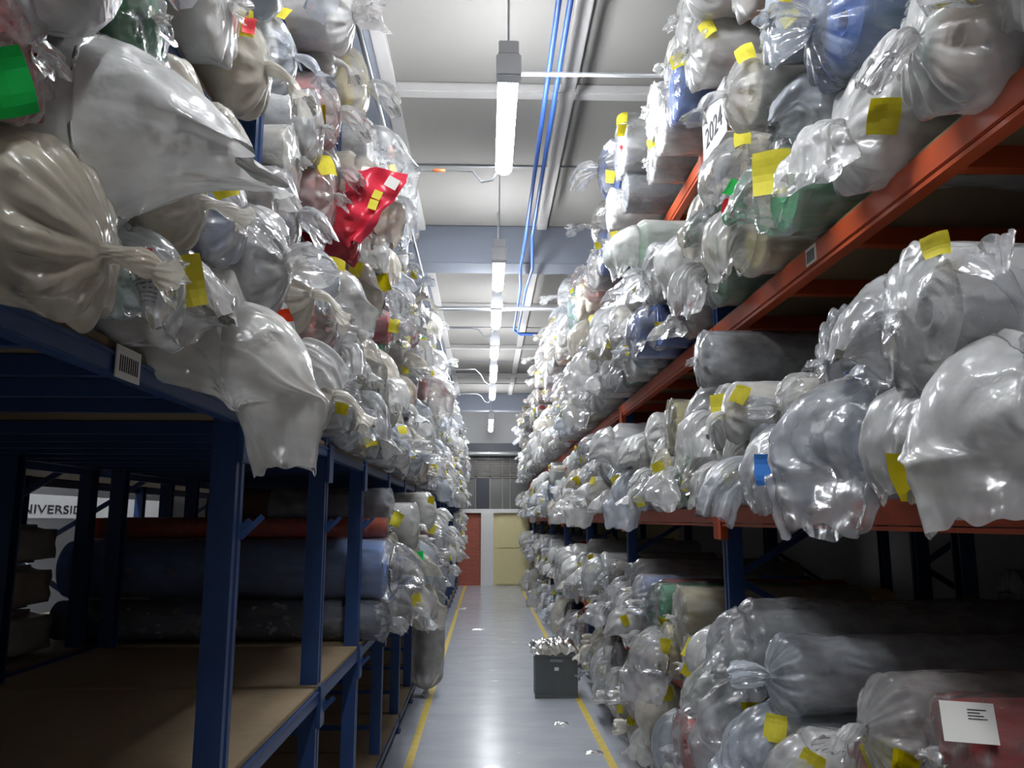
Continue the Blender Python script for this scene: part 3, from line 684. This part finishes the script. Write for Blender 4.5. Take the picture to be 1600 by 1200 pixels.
H(side=-1, sh=2, y=2.44, r=.12, xf=-.55, w='twist_a', fab='beige', film='creamy', op=.62, tags=[], drop=.5, label='cream bag with a twisted end hanging below the blue beam')
H(side=-1, sh=2, y=1.38, r=.085, xf=-.58, w='twist_b', fab='cream', film='creamy', op=.70, tags=[], bundle=1, label='cream sack with a knotted neck pointing into the aisle, above the pale green roll', filmrgb=(.88, .84, .74))
H(side=-1, sh=2, y=1.17, r=.088, xf=-.60, w='sleeve_c', fab='beige', film='milky', op=.78, tags=[], T=2.3, droop=.28, cap=.3, ws=(1.2, 1.45, 1.6), amp=.045, drop=.0, label='huge white film sleeve sticking out into the aisle at the upper corner', filmrgb=(.94, .94, .93))
H(side=-1, sh=2, y=.93, r=.08, xf=-.60, w='tuck_b', fab='red', film='cloudy', op=.3, tags=[('g', -.9, 1.3, .5, .85, .5)], label='red roll with a bright green tag at the picture edge, blue rack')
H(side=-1, sh=2, y=1.58, r=.10, xf=-.56, w='knot_a', fab='blue', film='cloudy', op=.5, tags=[('y', .1, 1.15, .5, .7)], label='bluish roll with a small yellow tag beside the cream sack', fabrgb=(.35, .45, .66))
H(side=-1, sh=2, y=1.84, r=.115, xf=-.55, w='knot_c', fab='charcoal', film='cloudy', op=.5, tags=[], bundle=1, fabrgb=(.30, .31, .33), flare=.7, label='grey bag whose film gathers in a star of pleats around its knot')
H(side=-1, sh=2, y=2.12, r=.10, xf=-.54, w='twist_a', fab='cream', film='creamy', op=.66, tags=[], bundle=1, label='cream sack with a small knotted tip, beyond the star-pleated bag')
H(side=-1, sh=2, y=1.19, r=.095, xf=-.56, w='tuck_a', fab='green', film='clear', op=.16, tags=[], fabrgb=(.10, .32, .17), label='large dark green roll with a pale wound end at the top corner')
# blue rack, upper shelves
H(side=-1, sh=3, y=3.08, r=.13, xf=-.56, w='tuck_b', fab='red', film='cloudy', op=.85, tags=[], filmrgb=(.75, .05, .08), flap=1, label='bright red bag flap with a white label and yellow tags jutting over the aisle')
H(side=-1, sh=3, y=2.75, r=.12, xf=-.60, w='tuck_b', fab='pink', film='cloudy', op=.42, tags=[('y', .5, 1.1, .3, .9)], fabrgb=(.85, .35, .33), label='pale red bag in cloudy film just before the red flap')
H(side=-1, sh=4, y=2.6, r=.12, xf=-.56, w='knot_c', fab='white', film='cloudy', op=.6, tags=[('y', .1, 1.1, .3, .9)], label='white bag with upturned tail and yellow tag at the top of the blue rack')
# long rolls on the lower blue shelf
H(side=-1, sh=1, y=4.68, r=.11, xf=-.60, w='knot_a', fab='charcoal', film='clear', op=.30, tags=[], len=1.78, fabrgb=(.05, .07, .13), label='dark roll in glossy film under the long blue roll')
H(side=-1, sh=1, y=4.73, r=.165, xf=-.58, w='sleeve_c', fab='blue', film='clear', op=.25, tags=[], len=1.78, fabrgb=(.20, .33, .70), label='long blue roll lying across the lower blue shelf')
H(side=-1, sh=1, y=4.76, r=.06, xf=-.58, w='tuck_a', fab='red', film='clear', op=.2, tags=[], len=1.70, fabrgb=(.85, .12, .05), label='thin orange-red roll on top of the long blue roll, lower blue shelf')

def hero_mesh(h, n):
    kw = {k: h[k] for k in ('T', 'cap', 'flare', 'droop', 'lift', 'neck', 'swing', 'drop') if k in h}
    Lw = (h.get('len', 1.1))/h['r']*0.96
    if h.get('bundle'): kw['bulge'] = 1.10
    return wrap_mesh(h['w'], 96, 96, seed=100+n, Lw=Lw, amp=h.get('amp', SPEC[h['w']].get('amp', .07)*1.15), **kw)

SLOTS = []      # everything that lies in the racks
def wchoice(tbl, rn): return rn.choices(tbl, weights=[q[-1] for q in tbl])[0]
WK = [('knot_a', 15), ('knot_b', 12), ('knot_c', 11), ('knot_d', 9), ('twist_a', 9), ('twist_b', 6), ('sleeve_a', 12), ('sleeve_b', 7), ('sleeve_c', 10), ('tuck_a', 9), ('tuck_b', 9)]
def fill(side, sh, z0, ztop, ya, yb, rlo=.10, rhi=.15, xo=(-.02, .15)):
    placed = []
    rn = random.Random(side*1000 + sh*77 + int(ya*10))
    for n, h in enumerate(HERO):
        if h['side'] == side and h['sh'] == sh and ya <= h['y'] < yb:
            z, ly = rest(h['y'], h['r']*1.02, placed, z0)
            placed.append((h['y'], z, h['r']*1.02, ly)); SLOTS.append(dict(h, z=z, layer=ly, hero=n))
    tries = 0; pr = rn.uniform(rlo, rhi)
    while tries < 4000:
        r = pr
        best = None
        pw = 0 if sh == 4 and side > 0 else .045
        ys = [q for q in np.arange(ya + r, yb - r + 1e-6, 0.03) if all(abs(q - p_) > r + pw for p_ in (RYS if side > 0 else LYS))]
        for y in ys:
            z, ly = rest(y, r*1.02, placed, z0)
            if best is None or z < best[0] - 1e-4: best = (z, y, ly)
        if best is None or best[0] + r > ztop(best[1]):
            # try the lowest place that still fits
            ok = None
            for y in ys:
                z, ly = rest(y, r*1.02, placed, z0)
                if z + r <= ztop(y) and (ok is None or z < ok[0]): ok = (z, y, ly)
            if ok is None: break
            best = ok
        z, y, ly = best; tries += 1
        placed.append((y, z, r*1.02, ly))
        SLOTS.append(dict(side=side, sh=sh, y=y, z=z, r=r, layer=ly, xo=rn.uniform(*xo), seed=rn.random()))
        pr = rn.uniform(rlo, rhi)

def chunks(side, sh, z0, ztop, ys, **kw):
    for a, b2 in zip(ys, ys[1:]): fill(side, sh, z0, ztop, a, b2, **kw)
CR = [1.2, 3.7, 6.3, 8.85, 11.4, 13.9, 16.4, 18.9, 20.7]
CL = [0.86, 3.36, 5.6, 7.75, 9.85, 11.85, 13.85, 15.85, 17.85, 19.85, 20.8]
chunks(1, 0, RZ[0], lambda y: .72, CR, rlo=.11, rhi=.15, xo=(-.14, .03))
chunks(1, 1, RZ[1], lambda y: (1.24 if y < 2.75 else 1.34 if y < 3.7 else 1.50) , CR, xo=(-.06, .10))
chunks(1, 2, RZ[2], lambda y: (2.24 if y < 3.2 else 2.42 if y < 4 else 2.40), CR, xo=(.0, .18))
chunks(1, 3, RZ[3], lambda y: (3.16 if 2.5 < y < 3.6 else 3.0 if y < 1.95 else 3.34), CR, xo=(.02, .22))
chunks(1, 4, RZ[4], lambda y: 4.15 + 0.12*noise.noise(Vector((y*1.7, 0, 0))), CR, rlo=.12, rhi=.19, xo=(.08, .27))
chunks(-1, 2, LZ[2], lambda y: 2.62, CL, rlo=.085, rhi=.13, xo=(.02, .16))
chunks(-1, 3, LZ[3], lambda y: 3.30, CL, rlo=.09, rhi=.14, xo=(.02, .16))
chunks(-1, 4, LZ[4], lambda y: 3.66 + 0.10*noise.noise(Vector((y*1.9, 4, 0))), CL, rlo=.09, rhi=.14, xo=(.02, .14))
fill(-1, 1, LZ[1], lambda y: 1.86, 4.52, 5.56, xo=(.05, .2)); fill(-1, 1, LZ[1], lambda y: 1.86, 5.65, 7.7, xo=(.05, .2)); fill(-1, 1, LZ[1], lambda y: 1.86, 7.8, 10.0, xo=(.05, .2))
fill(-1, 1, LZ[1], lambda y: 1.5, 13.1, 16.0, xo=(.0, .1)); fill(-1, 1, LZ[1], lambda y: 1.86, 17.1, 20.0, xo=(.0, .1))

# size in the picture decides which are objects of their own
for s in SLOTS:
    X = 0.95 if s['side'] > 0 else -0.55
    p = px((X, s['y'], s['z']))
    s['in'] = p is not None and -60 < p[0] < 1660 and -70 < p[1] < 1270
    s['size'] = s['r']/max(s['y'], 0.3)
    if s.get('hero') is not None: s['size'] += 10
    rn = random.Random(int(s['y']*1000) + s['sh']*7 + s['side']); s['rn'] = rn
    if 'w' not in s:
        s['w'] = rn.choices([k for k, _ in WK], weights=[q for _, q in WK])[0]
        if s['side'] > 0 and s['sh'] == 4: s['w'] = rn.choice(['tuck_a', 'tuck_b', 'tuck_a', 'knot_a', 'twist_b'])
        if s['side'] < 0 and s['sh'] == 3 and s['y'] < 3.0: s['w'] = rn.choice(['tuck_a', 'tuck_b', 'knot_a', 'twist_a']); s['xo'] = min(s['xo'], .07)
        fc = wchoice(FABC, rn); fm = wchoice(FILMC, rn)
        s['fab'] = fc[0]; s['film'] = fm[0]; s['bundle'] = (s['w'].startswith('knot') or s['w'].startswith('twist')) and rn.random() < 0.55
        s['tags'] = []
        if rn.random() < 0.45: s['tags'].append(('y', rn.uniform(-0.7, 0.8), 1.15, rn.uniform(.1, .6), rn.uniform(.6, .95)))
        if rn.random() < 0.05: s['tags'].append((rn.choice('grgrob'), rn.uniform(-0.7, 0.8), 1.15, rn.uniform(.1, .6), rn.uniform(.4, .7)))
vis = sorted([s for s in SLOTS if s['in']], key=lambda s: -s['size'])
nr = nb = 0
for s in vis:
    if s.get('bundle'):
        s['ind'] = nb < 175; nb += 1
    else:
        s['ind'] = nr < 292; nr += 1
print('SLOTS', len(SLOTS), 'visible', len(vis), 'rolls', nr, 'bundles', nb)

SHN = {(1, 0): 'bottom', (1, 1): 'lower', (1, 2): 'middle', (1, 3): 'upper', (1, 4): 'topmost', (-1, 1): 'lower', (-1, 2): 'middle', (-1, 3): 'upper', (-1, 4): 'topmost'}
GRP = {1: 'orange', -1: 'blue'}
cnt = {}
WN = {'knot': 'knotted', 'twis': 'twist-ended', 'slee': 'sleeved', 'tuck': 'flat-ended'}
for s in sorted([s for s in SLOTS if s.get('ind')], key=lambda s: s['y']):
    side, sh = s['side'], s['sh']; ys_ = RYS if side > 0 else LYS
    bay = sum(1 for q in ys_ if q < s['y'])
    if side > 0: bay -= 1
    bay = max(bay, 1)
    key = (side, sh, bay, s['layer']); cnt[key] = cnt.get(key, 0) + 1
    name = 'fabric_bundle' if s.get('bundle') else 'fabric_roll'
    grp = '%s on the %s %s shelf' % ('wrapped bundles' if s.get('bundle') else 'wrapped fabric rolls', SHN[side, sh], GRP[side])
    film = FMD[s['film']]; fab = s.get('fabrgb', FD[s['fab']])
    if 'hero' in s:
        f2 = (s.get('filmrgb', film[0]), s.get('op', film[1]))
        me = hero_mesh(s, s['hero'])
        o = build_roll(name, side, s['y'], s['z'], s['r'], s['xf'], s.get('len', 1.1), s['w'], s['hero'], fab, f2, s['tags'], s['label'], grp, mesh=me, bundle=bool(s.get('bundle')), wscale=s.get('ws'), fin=0.10 if s.get('drop', 0) > .3 else 0)
        if s.get('white'):
            cs = -1 if side < 0 else 1
            po = MB().box(-0.001, -0.05, -0.04, 0.0, 0.05, 0.04).build('paper_label', M['paper'], o)
            po.location = (0.35*s['r'], cs*0.9*s['r'], 0.75*s['r']) if s['white'] == 1 else (1.0*s['r'], cs*1.05*s['r'], 0.5*s['r'])
            po.rotation_mode = 'QUATERNION'; po.rotation_quaternion = Vector((.4, cs, .5)).to_track_quat('X', 'Z')
            mb = MB()
            for i in range(4): mb.box(0.0002, 0.0, 0.006+i*.006, 0.0008, 0.035-0.006*(i % 3), 0.008+i*.006)
            mb.build('printed_lines', M['ink'], po)
        if s.get('prt'):
            Pn = np.array([v.co[:] for v in me.vertices]).reshape(96, 96, 3)
            sc_ = np.array([(s.get('ws') or (1, 1, 1))[q_]*s['r'] for q_ in range(3)]); Pn = Pn*sc_
            rn_ = random.Random(5); Vp, Fp = [], []
            k0 = 0 if side > 0 else 48
            for i_ in range(72, 88, 2):
                for kk_ in range(-9, 5):
                    if rn_.random() < .25: continue
                    ka, kb = (k0+kk_) % 96, (k0+kk_+1) % 96
                    A, B_, C_, D_ = Pn[i_, ka], Pn[i_, kb], Pn[i_+1, kb], Pn[i_+1, ka]
                    C_ = B_ + (C_-B_)*.7; D_ = A + (D_-A)*.7
                    n_ = np.cross(B_-A, D_-A); n_ /= np.linalg.norm(n_) + 1e-9
                    if n_[1]*(1 if side > 0 else -1) < 0: n_ = -n_
                    b_ = len(Vp)*1
                    Vp += [A+n_*.0015, B_+n_*.0015, C_+n_*.0015, D_+n_*.0015]; Fp.append([b_, b_+1, b_+2, b_+3])
            mp_ = np_mesh('printed_lettering', np.array(Vp), np.array(Fp), [M['print']])
            po_ = bpy.data.objects.new('printed_lettering', mp_); COL.objects.link(po_); po_.parent = o
        if s.get('flap'):
            n_ = 26; P = np.zeros((2, n_, n_, 3))
            prof_l = lambda t: (-.50 + .0*t, ); 
            for a_ in range(n_):
                t_ = a_/(n_-1); zt = 3.012 - .297*t_
                xr = -.320 if t_ < .15 else -.320 + (-.496+.320)*((t_-.15)/.85)**1.05
                xr = xr + .012*noise.noise(Vector((t_*6, 1, 2)))
                for b_ in range(n_):
                    v_ = b_/(n_-1); x_ = -.56 + (xr+.56)*v_ if t_ < .97 else -.56 + (xr+.56)*v_
                    y_ = 3.00 + .035*noise.noise(Vector((x_*14, zt*14, 0))) + .012*math.sin(v_*9+t_*5)
                    th = .022*math.sqrt(max(0, math.sin(PI*min(1, v_*.5+.5))))*(1 - t_**6)
                    P[0, a_, b_] = (x_, y_-th, zt); P[1, a_, b_] = (x_, y_+th, zt)
            P -= np.array([s['xf'], s['y'], s['z']])
            i_, k_ = np.meshgrid(np.arange(n_-1), np.arange(n_-1), indexing='ij'); q_ = (i_*n_+k_).ravel()
            F1 = np.stack([q_, q_+1, q_+n_+1, q_+n_], -1); F2 = F1[:, ::-1] + n_*n_
            me = np_mesh('bag_flap', P.reshape(-1, 3), np.concatenate([F1, F2]), [M['redfilm']])
            fl = bpy.data.objects.new('bag_flap', me); COL.objects.link(fl); fl.parent = o
            for nm_, mt_, x_, z_, w_, h_, an in (('paper_label', 'paper', -.373, 2.945, .05, .045, .5), ('tag', 'tagy', -.43, 2.895, .035, .035, .4), ('tag', 'tagy', -.445, 2.855, .035, .04, .3)):
                pl_ = MB().box(-w_/2, 0, -h_/2, w_/2, .002, h_/2).build(nm_, M[mt_], o)
                pl_.location = (x_-s['xf'], 2.955-s['y'], z_-s['z']); pl_.rotation_euler = (0, an, 0)
        continue
    lab = '%s %s fabric %s, %s along, %s layer, %s shelf, %s bay, %s rack' % (
        s['film'] + ('' if s['tags'] else ''), s['fab'], 'bundle' if s.get('bundle') else 'roll', ORD[cnt[key]], ORD[s['layer']], SHN[side, sh], ORD[bay], GRP[side])
    if s['tags']: lab = lab.replace(' fabric ', ' %s-tagged ' % TAGNAME[s['tags'][0][0]])
    else: lab = lab.replace(' fabric ', ' %s ' % WN[s['w'][:4]])
    xf = (RXF - s['xo']) if side > 0 else (LXF + s['xo'])
    rn = s['rn']
    build_roll(name, side, s['y'], s['z'], s['r'], xf, 1.05, s['w'], rn.randint(0, 7), fab, (film[0], film[1] + rn.uniform(-.08, .08) - (.16 if s['fab'] in ('blue', 'navy', 'green', 'red', 'pink', 'yellow') else 0)), s['tags'], lab, grp,
               bundle=bool(s.get('bundle')), wscale=(rn.uniform(.85, 1.15), 1, 1))

# the many beyond: one object
Vs, Fs, Ms, Cs = [], [], [], []; off = 0
def add_arr(V, Fq, mi, col):
    global off
    Vs.append(V); Fs.append(Fq + off); Ms.append(np.full(len(Fq), mi)); Cs.append(np.tile(np.array([*col, 1.0]), (len(V), 1))); off += len(V)
tagV = np.array([[0, -.5, -.5], [0, .5, -.5], [0, .5, .5], [0, -.5, .5], [.02, -.5, -.5], [.02, .5, -.5], [.02, .5, .5], [.02, -.5, .5]]); tagF = np.array([[0, 3, 2, 1], [4, 5, 6, 7], [0, 1, 5, 4], [2, 3, 7, 6], [1, 2, 6, 5], [0, 4, 7, 3]])
for s in SLOTS:
    if s.get('ind'): continue
    side = s['side']; sg = -1 if side > 0 else 1; r = s['r']; rn = s['rn']
    xf = s.get('xf') or ((RXF - s['xo']) if side > 0 else (LXF + s['xo']))
    c = np.array([xf, s['y'], s['z']]); R = np.array([sg, sg, 1.0])
    V, Fq = LOWR; add_arr(V*np.array([0.9, r*.97, r*.97])*R + c, Fq, 0, FD[s['fab']])
    V, Fq = LOWW[s['w']]; add_arr(V*np.array([r*rn.uniform(.8, 1.2), r, r])*R + c, Fq, 1, FMD[s['film']][0])
    for tg in s['tags'][:1]:
        sz = 0.07*tg[4]; cc = c + np.array([sg*r*.5, -math.cos(tg[1])*r*1.15, math.sin(tg[1])*r*1.15])
        yw = sg*-0.9; q = tagV*sz; x = q[:, 0]*math.cos(yw+PI/2)-q[:, 1]*math.sin(yw+PI/2); yy = q[:, 0]*math.sin(yw+PI/2)+q[:, 1]*math.cos(yw+PI/2)
        add_arr(np.stack([x, yy, q[:, 2]*1.3], 1) + cc, tagF, {'y': 2, 'g': 3, 'r': 4, 'o': 4, 'b': 5}[tg[0]], (1, 1, 1))
me = np_mesh('fabric_stock', np.concatenate(Vs), np.concatenate(Fs), [M['fabric_far'], M['film_far'], M['tagy'], M['tagg'], M['tagr'], M['tagb']], np.concatenate(Ms))
ca = me.color_attributes.new('tint', 'FLOAT_COLOR', 'POINT'); ca.data.foreach_set('color', np.concatenate(Cs).astype(np.float32).ravel())
o = bpy.data.objects.new('distant_fabric_rolls', me); COL.objects.link(o)
tag(o, 'countless small wrapped fabric rolls filling both racks down to the far wall', 'fabric rolls', kind='stuff')

# ------------------------------------------------------------------ other things
o = build_roll('fabric_roll', 1, 3.95, 1.01, .165, 2.62, .85, 'tuck_a', 0, FD['charcoal'], FMD['clear'], [], 'dark roll deep behind the orange rack, under a pale one', 'rolls deep behind the orange rack')
o = build_roll('fabric_roll', 1, 3.95, 1.29, .11, 2.58, .85, 'tuck_a', 1, FD['white'], FMD['cloudy'], [], 'pale roll deep behind the orange rack, showing through the gap', 'rolls deep behind the orange rack')
# crate with crumpled film
def sheet(seed, sx, sy, h, n=40):
    P = np.zeros((n, n, 3))
    for i in range(n):
        for j in range(n):
            u, v = i/(n-1)-.5, j/(n-1)-.5
            e = max(0, 1-(2*max(abs(u), abs(v)))**3)
            q = Vector((u*4+seed, v*4, seed))
            P[i, j] = (u*sx*(1+.12*noise.noise(q*1.3)), v*sy*(1+.12*noise.noise(q*1.7)), h*(e*.6 + .5*abs(noise.noise(q))*1.3 + .25*crumple(q, 2.5, seed)))
    i, k = np.meshgrid(np.arange(n-1), np.arange(n-1), indexing='ij'); a = i*n+k
    return P.reshape(-1, 3), np.stack([a, a+1, a+n+1, a+n], -1).reshape(-1, 4)
cr_ = empty('storage_crate', (0.67, 8.0, 0))
W_, D_, H_ = 0.20, 0.15, 0.40
mb = MB()
mb.box(-W_, -D_, 0.01, W_, D_, 0.03); mb.box(-W_, -D_, 0.03, W_, -D_+.012, H_-.02); mb.box(-W_, D_-.012, 0.03, W_, D_, H_-.02)
mb.box(-W_, -D_+.012, 0.03, -W_+.012, D_-.012, H_-.02); mb.box(W_-.012, -D_+.012, .03, W_, D_-.012, H_-.02)
mb.build('body', M['crate'], cr_)
mb = MB()
for k_ in range(15): mb.box(-W_+.02+k_*.0258, -D_-.008, 0.02, -W_+.026+k_*.0258, -D_+.0, H_-.03)
mb.box(-W_-.004, -D_-.01, 0.0, W_+.004, -D_+.002, .03)
mb.build('ribbing', M['crate'], cr_)
mb = MB().box(-W_-.012, -D_-.014, H_-.03, W_+.012, -D_+.004, H_, .003).box(-W_-.012, D_-.004, H_-.03, W_+.012, D_+.014, H_, .003).box(-W_-.012, -D_, H_-.03, -W_+.004, D_, H_, .003).box(W_-.004, -D_, H_-.03, W_+.012, D_, H_, .003)
mb.build('rim', M['crate'], cr_)
MB().box(-.06, -D_-.018, H_-.075, .06, -D_-.002, H_-.045, .003).build('handle', M['conduit'], cr_)
MB().box(-.02, -D_-.014, H_-.15, .02, -D_-.008, H_-.12).build('paper_label', M['paper'], cr_)
tag(cr_, 'grey ribbed plastic crate standing on the floor by the yellow line', 'crate')
V, Fq = sheet(3, .44, .36, .16); me = np_mesh('plastic_scrap', V, Fq, [M['film']]); o = bpy.data.objects.new('plastic_scrap', me); COL.objects.link(o)
o.location = (.66, 8.0, .385); o.color = (.85, .8, .7, .6); tag(o, 'crumpled clear plastic film heaped on the grey crate', 'plastic film')
me = np_mesh('plastic_scrap', *sheet(9, .36, .30, .10), [M['film']]); o = bpy.data.objects.new('plastic_scrap', me); COL.objects.link(o)
o.location = (.62, 7.98, .44); o.rotation_euler = (0, 0, .6); o.color = (.9, .88, .82, .5); tag(o, 'upper sheet of crumpled plastic film on the grey crate', 'plastic film')
# scraps on the floor
for i, (x, y, sz, lab) in enumerate(((.62, 6.9, .12, 'small white plastic scrap on the floor in front of the crate'), (-.12, 12.6, .2, 'white plastic scrap in the middle of the aisle floor far down'),
                                (-.45, 15.5, .2, 'pale plastic scrap on the floor beside the far blue rack'), (.78, 6.05, .13, 'white plastic scrap near the yellow line by the orange rack'))):
    me = np_mesh('floor_scrap', *sheet(20+i, sz, sz*.6, .02, 14), [M['film']]); o = bpy.data.objects.new('floor_scrap', me); COL.objects.link(o)
    o.location = (x, y, .002); o.color = (.95, .95, .93, .85); tag(o, lab, 'plastic scrap')

# tall wrapped roll standing beside the blue rack
st = empty('standing_roll', (-.55, 8.0, 0))
V, Fq = roll_arrays(40, 8, 9); 
fo = bpy.data.objects.new('fabric', ROLLS[1]); COL.objects.link(fo); fo.parent = st; fo.rotation_euler = (0, -PI/2, 0); fo.location = (0, 0, 1.22); fo.scale = (1.02, .125, .125); fo.color = (.40, .36, .32, 1)
me = wrap_mesh('twist_a', 90, 72, seed=77, Lw=8.0, cap=1.5, T=.5, droop=0.0, flare=.35, neck=.2, amp=.10)
wo = bpy.data.objects.new('plastic_wrap', me); COL.objects.link(wo); wo.parent = st; wo.rotation_euler = (0, PI/2, 0); wo.location = (0, 0, .255); wo.scale = (.128, .15, .15); wo.color = (.72, .72, .70, .5)
me = wrap_mesh('knot_d', 60, 56, seed=78, Lw=1.0, cap=.6, T=.8, droop=0.0, flare=.5, neck=.3, amp=.12)
wo = bpy.data.objects.new('wrap_top', me); COL.objects.link(wo); wo.parent = st; wo.rotation_euler = (0, -PI/2, 0); wo.location = (0, 0, 1.20); wo.scale = (.13, .155, .155); wo.color = (.85, .86, .88, .6)
tag(st, 'tall grey fabric roll in loose plastic standing upright beside the blue rack', 'fabric roll')

# bales on the rack behind, and the banner
for k_, (x, y, z, sx, sy, sz, lab) in enumerate(((-2.68, 4.15, .985, .92, .42, .22, 'bottom'), (-2.69, 4.15, 1.207, .90, .42, .22, 'middle'), (-2.68, 4.16, 1.429, .88, .42, .20, 'top'))):
    bm = bmesh.new(); bmesh.ops.create_cube(bm, size=1)
    bmesh.ops.bevel(bm, geom=bm.edges[:], offset=.12, segments=3, affect='EDGES'); bmesh.ops.subdivide_edges(bm, edges=bm.edges[:], cuts=3, use_grid_fill=True)
    for v in bm.verts:
        v.co += v.normal*.02*noise.noise(v.co*4+Vector((k_*9, 0, 0))); v.co = Vector((v.co.x*sx, v.co.y*sy, (v.co.z+.5)*sz*.97))
    me = bpy.data.meshes.new('fabric_bale'); bm.to_mesh(me); bm.free(); me.polygons.foreach_set('use_smooth', [True]*len(me.polygons)); me.materials.append(M['bale'])
    o = bpy.data.objects.new('fabric_bale', me); COL.objects.link(o); o.location = (x, y, z+.002)
    tag(o, 'grey-brown wrapped bale, %s of the stack on the rack behind the empty bays' % lab, 'bale', 'bales stacked behind the empty bays')
bn = empty('banner', (-4.2, 8.0, 0)); MB().box(-.03, -2.2, 1.665, 0, 2.6, 1.885).build('board', M['white'], bn)
MB().box(-.035, -2.2, 1.645, .004, 2.6, 1.665).build('lower_rail', M['metal'], bn)
for s_, yy in (('UNIVERSID', -.10), ('R', 1.36)):
    q = text_mesh(s_, .115, M['ink'], parent=bn); q.rotation_euler = (PI/2, 0, PI/2); q.location = (.002, yy, 1.745); q.scale = (2.35, 1, 1)
for yy in (-2.1, 0.9, 2.5): MB().box(-.07, yy-.02, 0, -.03, yy+.02, 1.88).build('banner_post', M['metal'], bn)
tag(bn, 'white banner with grey capital lettering, seen through the empty bays', 'banner')
cb = MB().box(-1.62, 1.20, 0, -1.38, 1.70, .13, .004).build('cardboard_box', M['card'], loc=(0.15, 1.6, LZ[0])); 
tag(cb, 'brown cardboard box lying on the bottom board of the blue rack', 'box')
# 2024 card sleeve on the orange rack
sg_ = empty('card_sleeve', (.965, 3.16, 3.31))
mb = MB().box(0, -.17, -.11, .003, .17, .13).box(.10, -.17, -.11, .103, .17, .13).box(.003, -.17, .127, .10, .17, .13).box(.003, -.17, -.11, .10, .17, -.107)
mb.build('sleeve', M['white'], sg_)
MB().box(.004, -.12, -.106, .099, .165, .126).build('filling', M['card'], sg_)
q = text_mesh('2024', .125, M['ink'], parent=sg_); q.rotation_euler = (PI/2, 0, -PI/2); q.location = (-.0015, 0, -.01)
tag(sg_, 'white card sleeve printed with the year, hung on the upper orange beam', 'sign')
